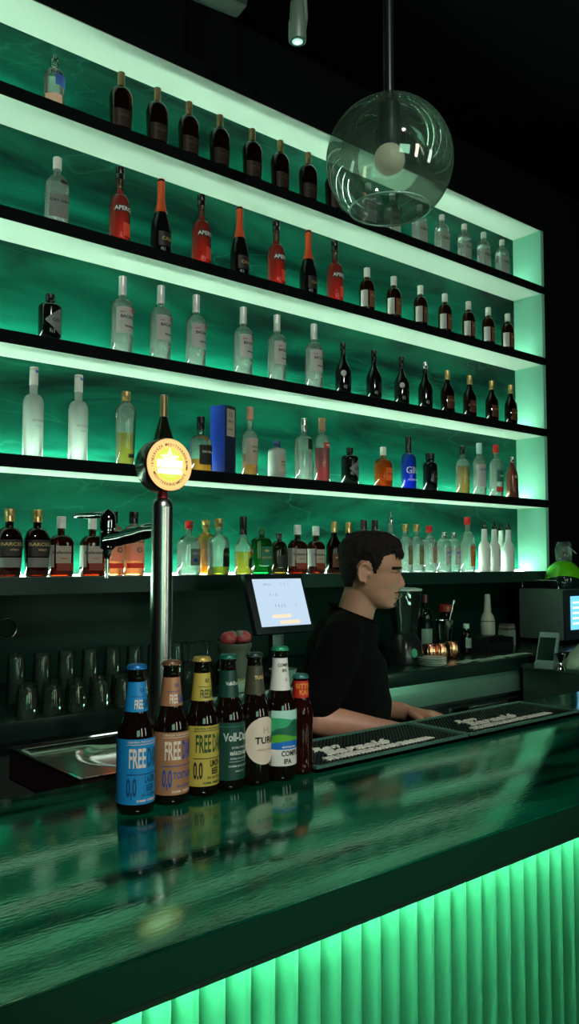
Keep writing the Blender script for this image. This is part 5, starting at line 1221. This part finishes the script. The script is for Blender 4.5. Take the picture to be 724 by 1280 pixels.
# open the neck: cut the cap above a tilted collar plane
bmesh.ops.bisect_plane(sb, geom=sb.verts[:]+sb.edges[:]+sb.faces[:], plane_co=(-.048, 0, 1.350), plane_no=(.36, 0, .93), clear_outer=True)
bmesh.ops.bisect_plane(sb, geom=sb.verts[:]+sb.edges[:]+sb.faces[:], plane_co=(0, 0, .84), plane_no=(0, 0, -1), clear_outer=True)
sh_ = link_mesh('t_shirt', sb, mat('black_cotton', (.0025, .003, .003), .9, spec=.08), man, 179)
bm = bmesh.new(); pts = [(-.050+.072*math.cos(a), .074*math.sin(a), 1.349-.387*(.072*math.cos(a)-.002)) for a in [2*PI*k/36 for k in range(37)]]
tube(bm, pts, .0045, 8, False); link_mesh('collar', bm, mat('black_cotton'), sh_, 179)
# trousers and shoes
bm = bmesh.new(); limb(bm, [(-.10, 0, .93, .112, .158), (-.11, 0, .86, .108, .165), (-.115, 0, .80, .095, .16)])
for s in (-1, 1): limb(bm, [(-.112, s*.085, .82, .098), (-.085, s*.095, .66, .082), (-.060, s*.10, .47, .066), (-.085, s*.10, .28, .062), (-.10, s*.10, .10, .058)])
link_mesh('trousers', remesh(bm, .009, 8), mat('black_denim', (.008, .009, .012), .8), man, 179)
for s in (-1, 1):
    bm = bmesh.new(); limb(bm, [(-.115, s*.10, .062, .050, .042), (-.04, s*.104, .050, .046, .044), (.05, s*.108, .040, .036, .046), (.095, s*.110, .034, .028, .040)])
    b3 = remesh(bm, .006, 4)
    for v in b3.verts: v.co.z = max(v.co.z, .0)
    link_mesh('shoe', b3, mat('black_shoe', (.01, .01, .01), .5), man, 179)
# hair: thick cap over the skull with soft fringe
def hairedge(x, z):
    """distance (photo px, zoomed) above the hair edge; negative = skin"""
    Xp = x/S_+355; Y = 430-(z-HZ)/S_
    K = [(90, 600), (140, 585), (200, 560), (232, 470), (243, 380), (262, 352), (330, 350), (350, 380), (362, 452), (392, 452), (408, 410), (432, 372), (452, 322), (500, 300), (560, 292), (620, 300)]
    for A, B in zip(K, K[1:]):
        if A[0] <= Xp <= B[0]: e = A[1]+(B[1]-A[1])*(Xp-A[0])/(B[0]-A[0]); break
    else: e = 600 if Xp < 90 else 290
    return e-Y
def hairline(x, z): return hairedge(x, z) > -4+10*noise.noise(Vector((x*260, 0, z*90)))
bm = bmesh.new(); NT, NZ = 150, 110; G = []
zt2 = ZT+.001
for j in range(NZ+1):
    z = HZ+(430-600)*S_+(zt2-HZ-(430-600)*S_)*math.sin(PI/2*j/NZ); row_ = []
    for i in range(NT):
        t_ = 2*PI*i/NT; b0 = headpt(t_, min(z, ZT-.0003), 0, False)
        Y = 430-(z-HZ)/S_; up_ = max(0, min(1, (430-Y)/200))
        fall = .5+.5*max(0, min(1, (560-Y)/120))
        q = headpt(t_, min(z, ZT-.0003), (.0012+(.0025+.0085*up_)*max(0, min(1, hairedge(b0.x, b0.z)/75)))*fall, False)
        st2 = noise.noise(Vector((q.x*55, q.y*160, q.z*45)))*.0028*(.4+up_)+noise.noise(Vector((q.x*160, q.y*380, q.z*120)))*.0012
        d = (q-Vector((-.02, 0, HZ+.02))).normalized(); q = q+d*st2; q.z += .006*up_**2
        row_.append((bm.verts.new(q), hairline(b0.x, b0.z)))
    G.append(row_)
for a, b in zip(G, G[1:]):
    for i in range(NT):
        k = (i+1) % NT
        if a[i][1] and a[k][1] and b[i][1] and b[k][1]: bm.faces.new((a[i][0], a[k][0], b[k][0], b[i][0]))
bm.faces.new([q[0] for q in G[-1]])
for v in [v for v in bm.verts if not v.link_faces]: bm.verts.remove(v)
HAIR = mat('dark_brown_hair', (.008, .005, .0035), .6, spec=.2, bump=(180, .8, (1, 3, .6)))
hr = link_mesh('hair', bm, HAIR, man, 179); m_ = hr.modifiers.new('t', 'SOLIDIFY'); m_.thickness = .006; m_.offset = -1
# fringe tufts over the forehead
bm = bmesh.new()
for k in range(26):
    y = -.050+.100*k/25; b0 = headpt(math.asin(max(-.9, min(.9, y/.074))), HZ+(430-268)*S_, .003, False)
    L = random.uniform(.014, .026)
    tube(bm, [(b0.x-.018, b0.y, b0.z+.012), (b0.x+.001, b0.y+random.uniform(-.003, .003), b0.z+.003), (b0.x+.007, b0.y+random.uniform(-.005, .005), b0.z-L*.5), (b0.x+.006, b0.y+random.uniform(-.006, .006), b0.z-L)], [.005, .0055, .0038, .0008], 6)
link_mesh('fringe', bm, HAIR, hr, 179)
# face parts
def facepatch(name, y0, y1, t0, t1, off, m, nu=20, nv=8, dens=None):
    bm = bmesh.new(); g = []
    for i in range(nu+1):
        t_ = t0+(t1-t0)*i/nu; lo, hi = (y0(t_) if callable(y0) else y0), (y1(t_) if callable(y1) else y1); col_ = []
        for j in range(nv+1):
            z = HZ+(430-(lo+(hi-lo)*j/nv))*S_; e = math.sin(PI*j/nv)**.5*math.sin(PI*min(1, max(0, (i+.0)/nu)))**.35
            p = headpt(t_, z); q = headpt(t_, z, .001); d = (p-Vector((-.03, 0, z))).normalized()
            col_.append(bm.verts.new(p+d*(off*e-.0006)))
        g.append(col_)
    for a, b in zip(g, g[1:]):
        for j in range(nv): bm.faces.new((a[j], b[j], b[j+1], a[j+1]))
    return link_mesh(name, bm, m, man, 179)
for s in (-1, 1):
    a0, a1 = (.16, .86) if s > 0 else (-.86, -.16)
    facepatch('eyebrow', lambda t_: 398-4*abs(t_), lambda t_: 412+10*abs(t_), a0, a1, .0045, HAIR)
    e_ = bmesh.new(); c = headpt(s*.46, HZ+(430-444)*S_); ell(e_, (c.x-.0068, c.y, c.z), (.0105, .0115, .0105), 16, 12)
    eo = link_mesh('eye', e_, mat('eye_white', (.55, .52, .48), .25), man, 179)
    e_ = bmesh.new(); ell(e_, (c.x+.0012, c.y, c.z-.001), (.003, .0052, .0052), 12, 8); link_mesh('iris', e_, mat('dark_iris', (.02, .012, .008), .2), eo, 179)
    facepatch('eyelid', 428, 446, a0+.04*s if s > 0 else a0, a1, .0058, SKIN)
STUB = mat('dark_stubble', (.055, .030, .022), .7)
facepatch('moustache', lambda t_: 596+12*abs(t_), lambda t_: 618-4*abs(t_), -.62, .62, .0024, STUB)
facepatch('goatee', lambda t_: 680+22*abs(t_), lambda t_: 722-14*abs(t_), -.60, .60, .0020, STUB)
facepatch('lips', 620, 668, -.55, .55, .0020, mat('lips', (.30, .11, .09), .5))
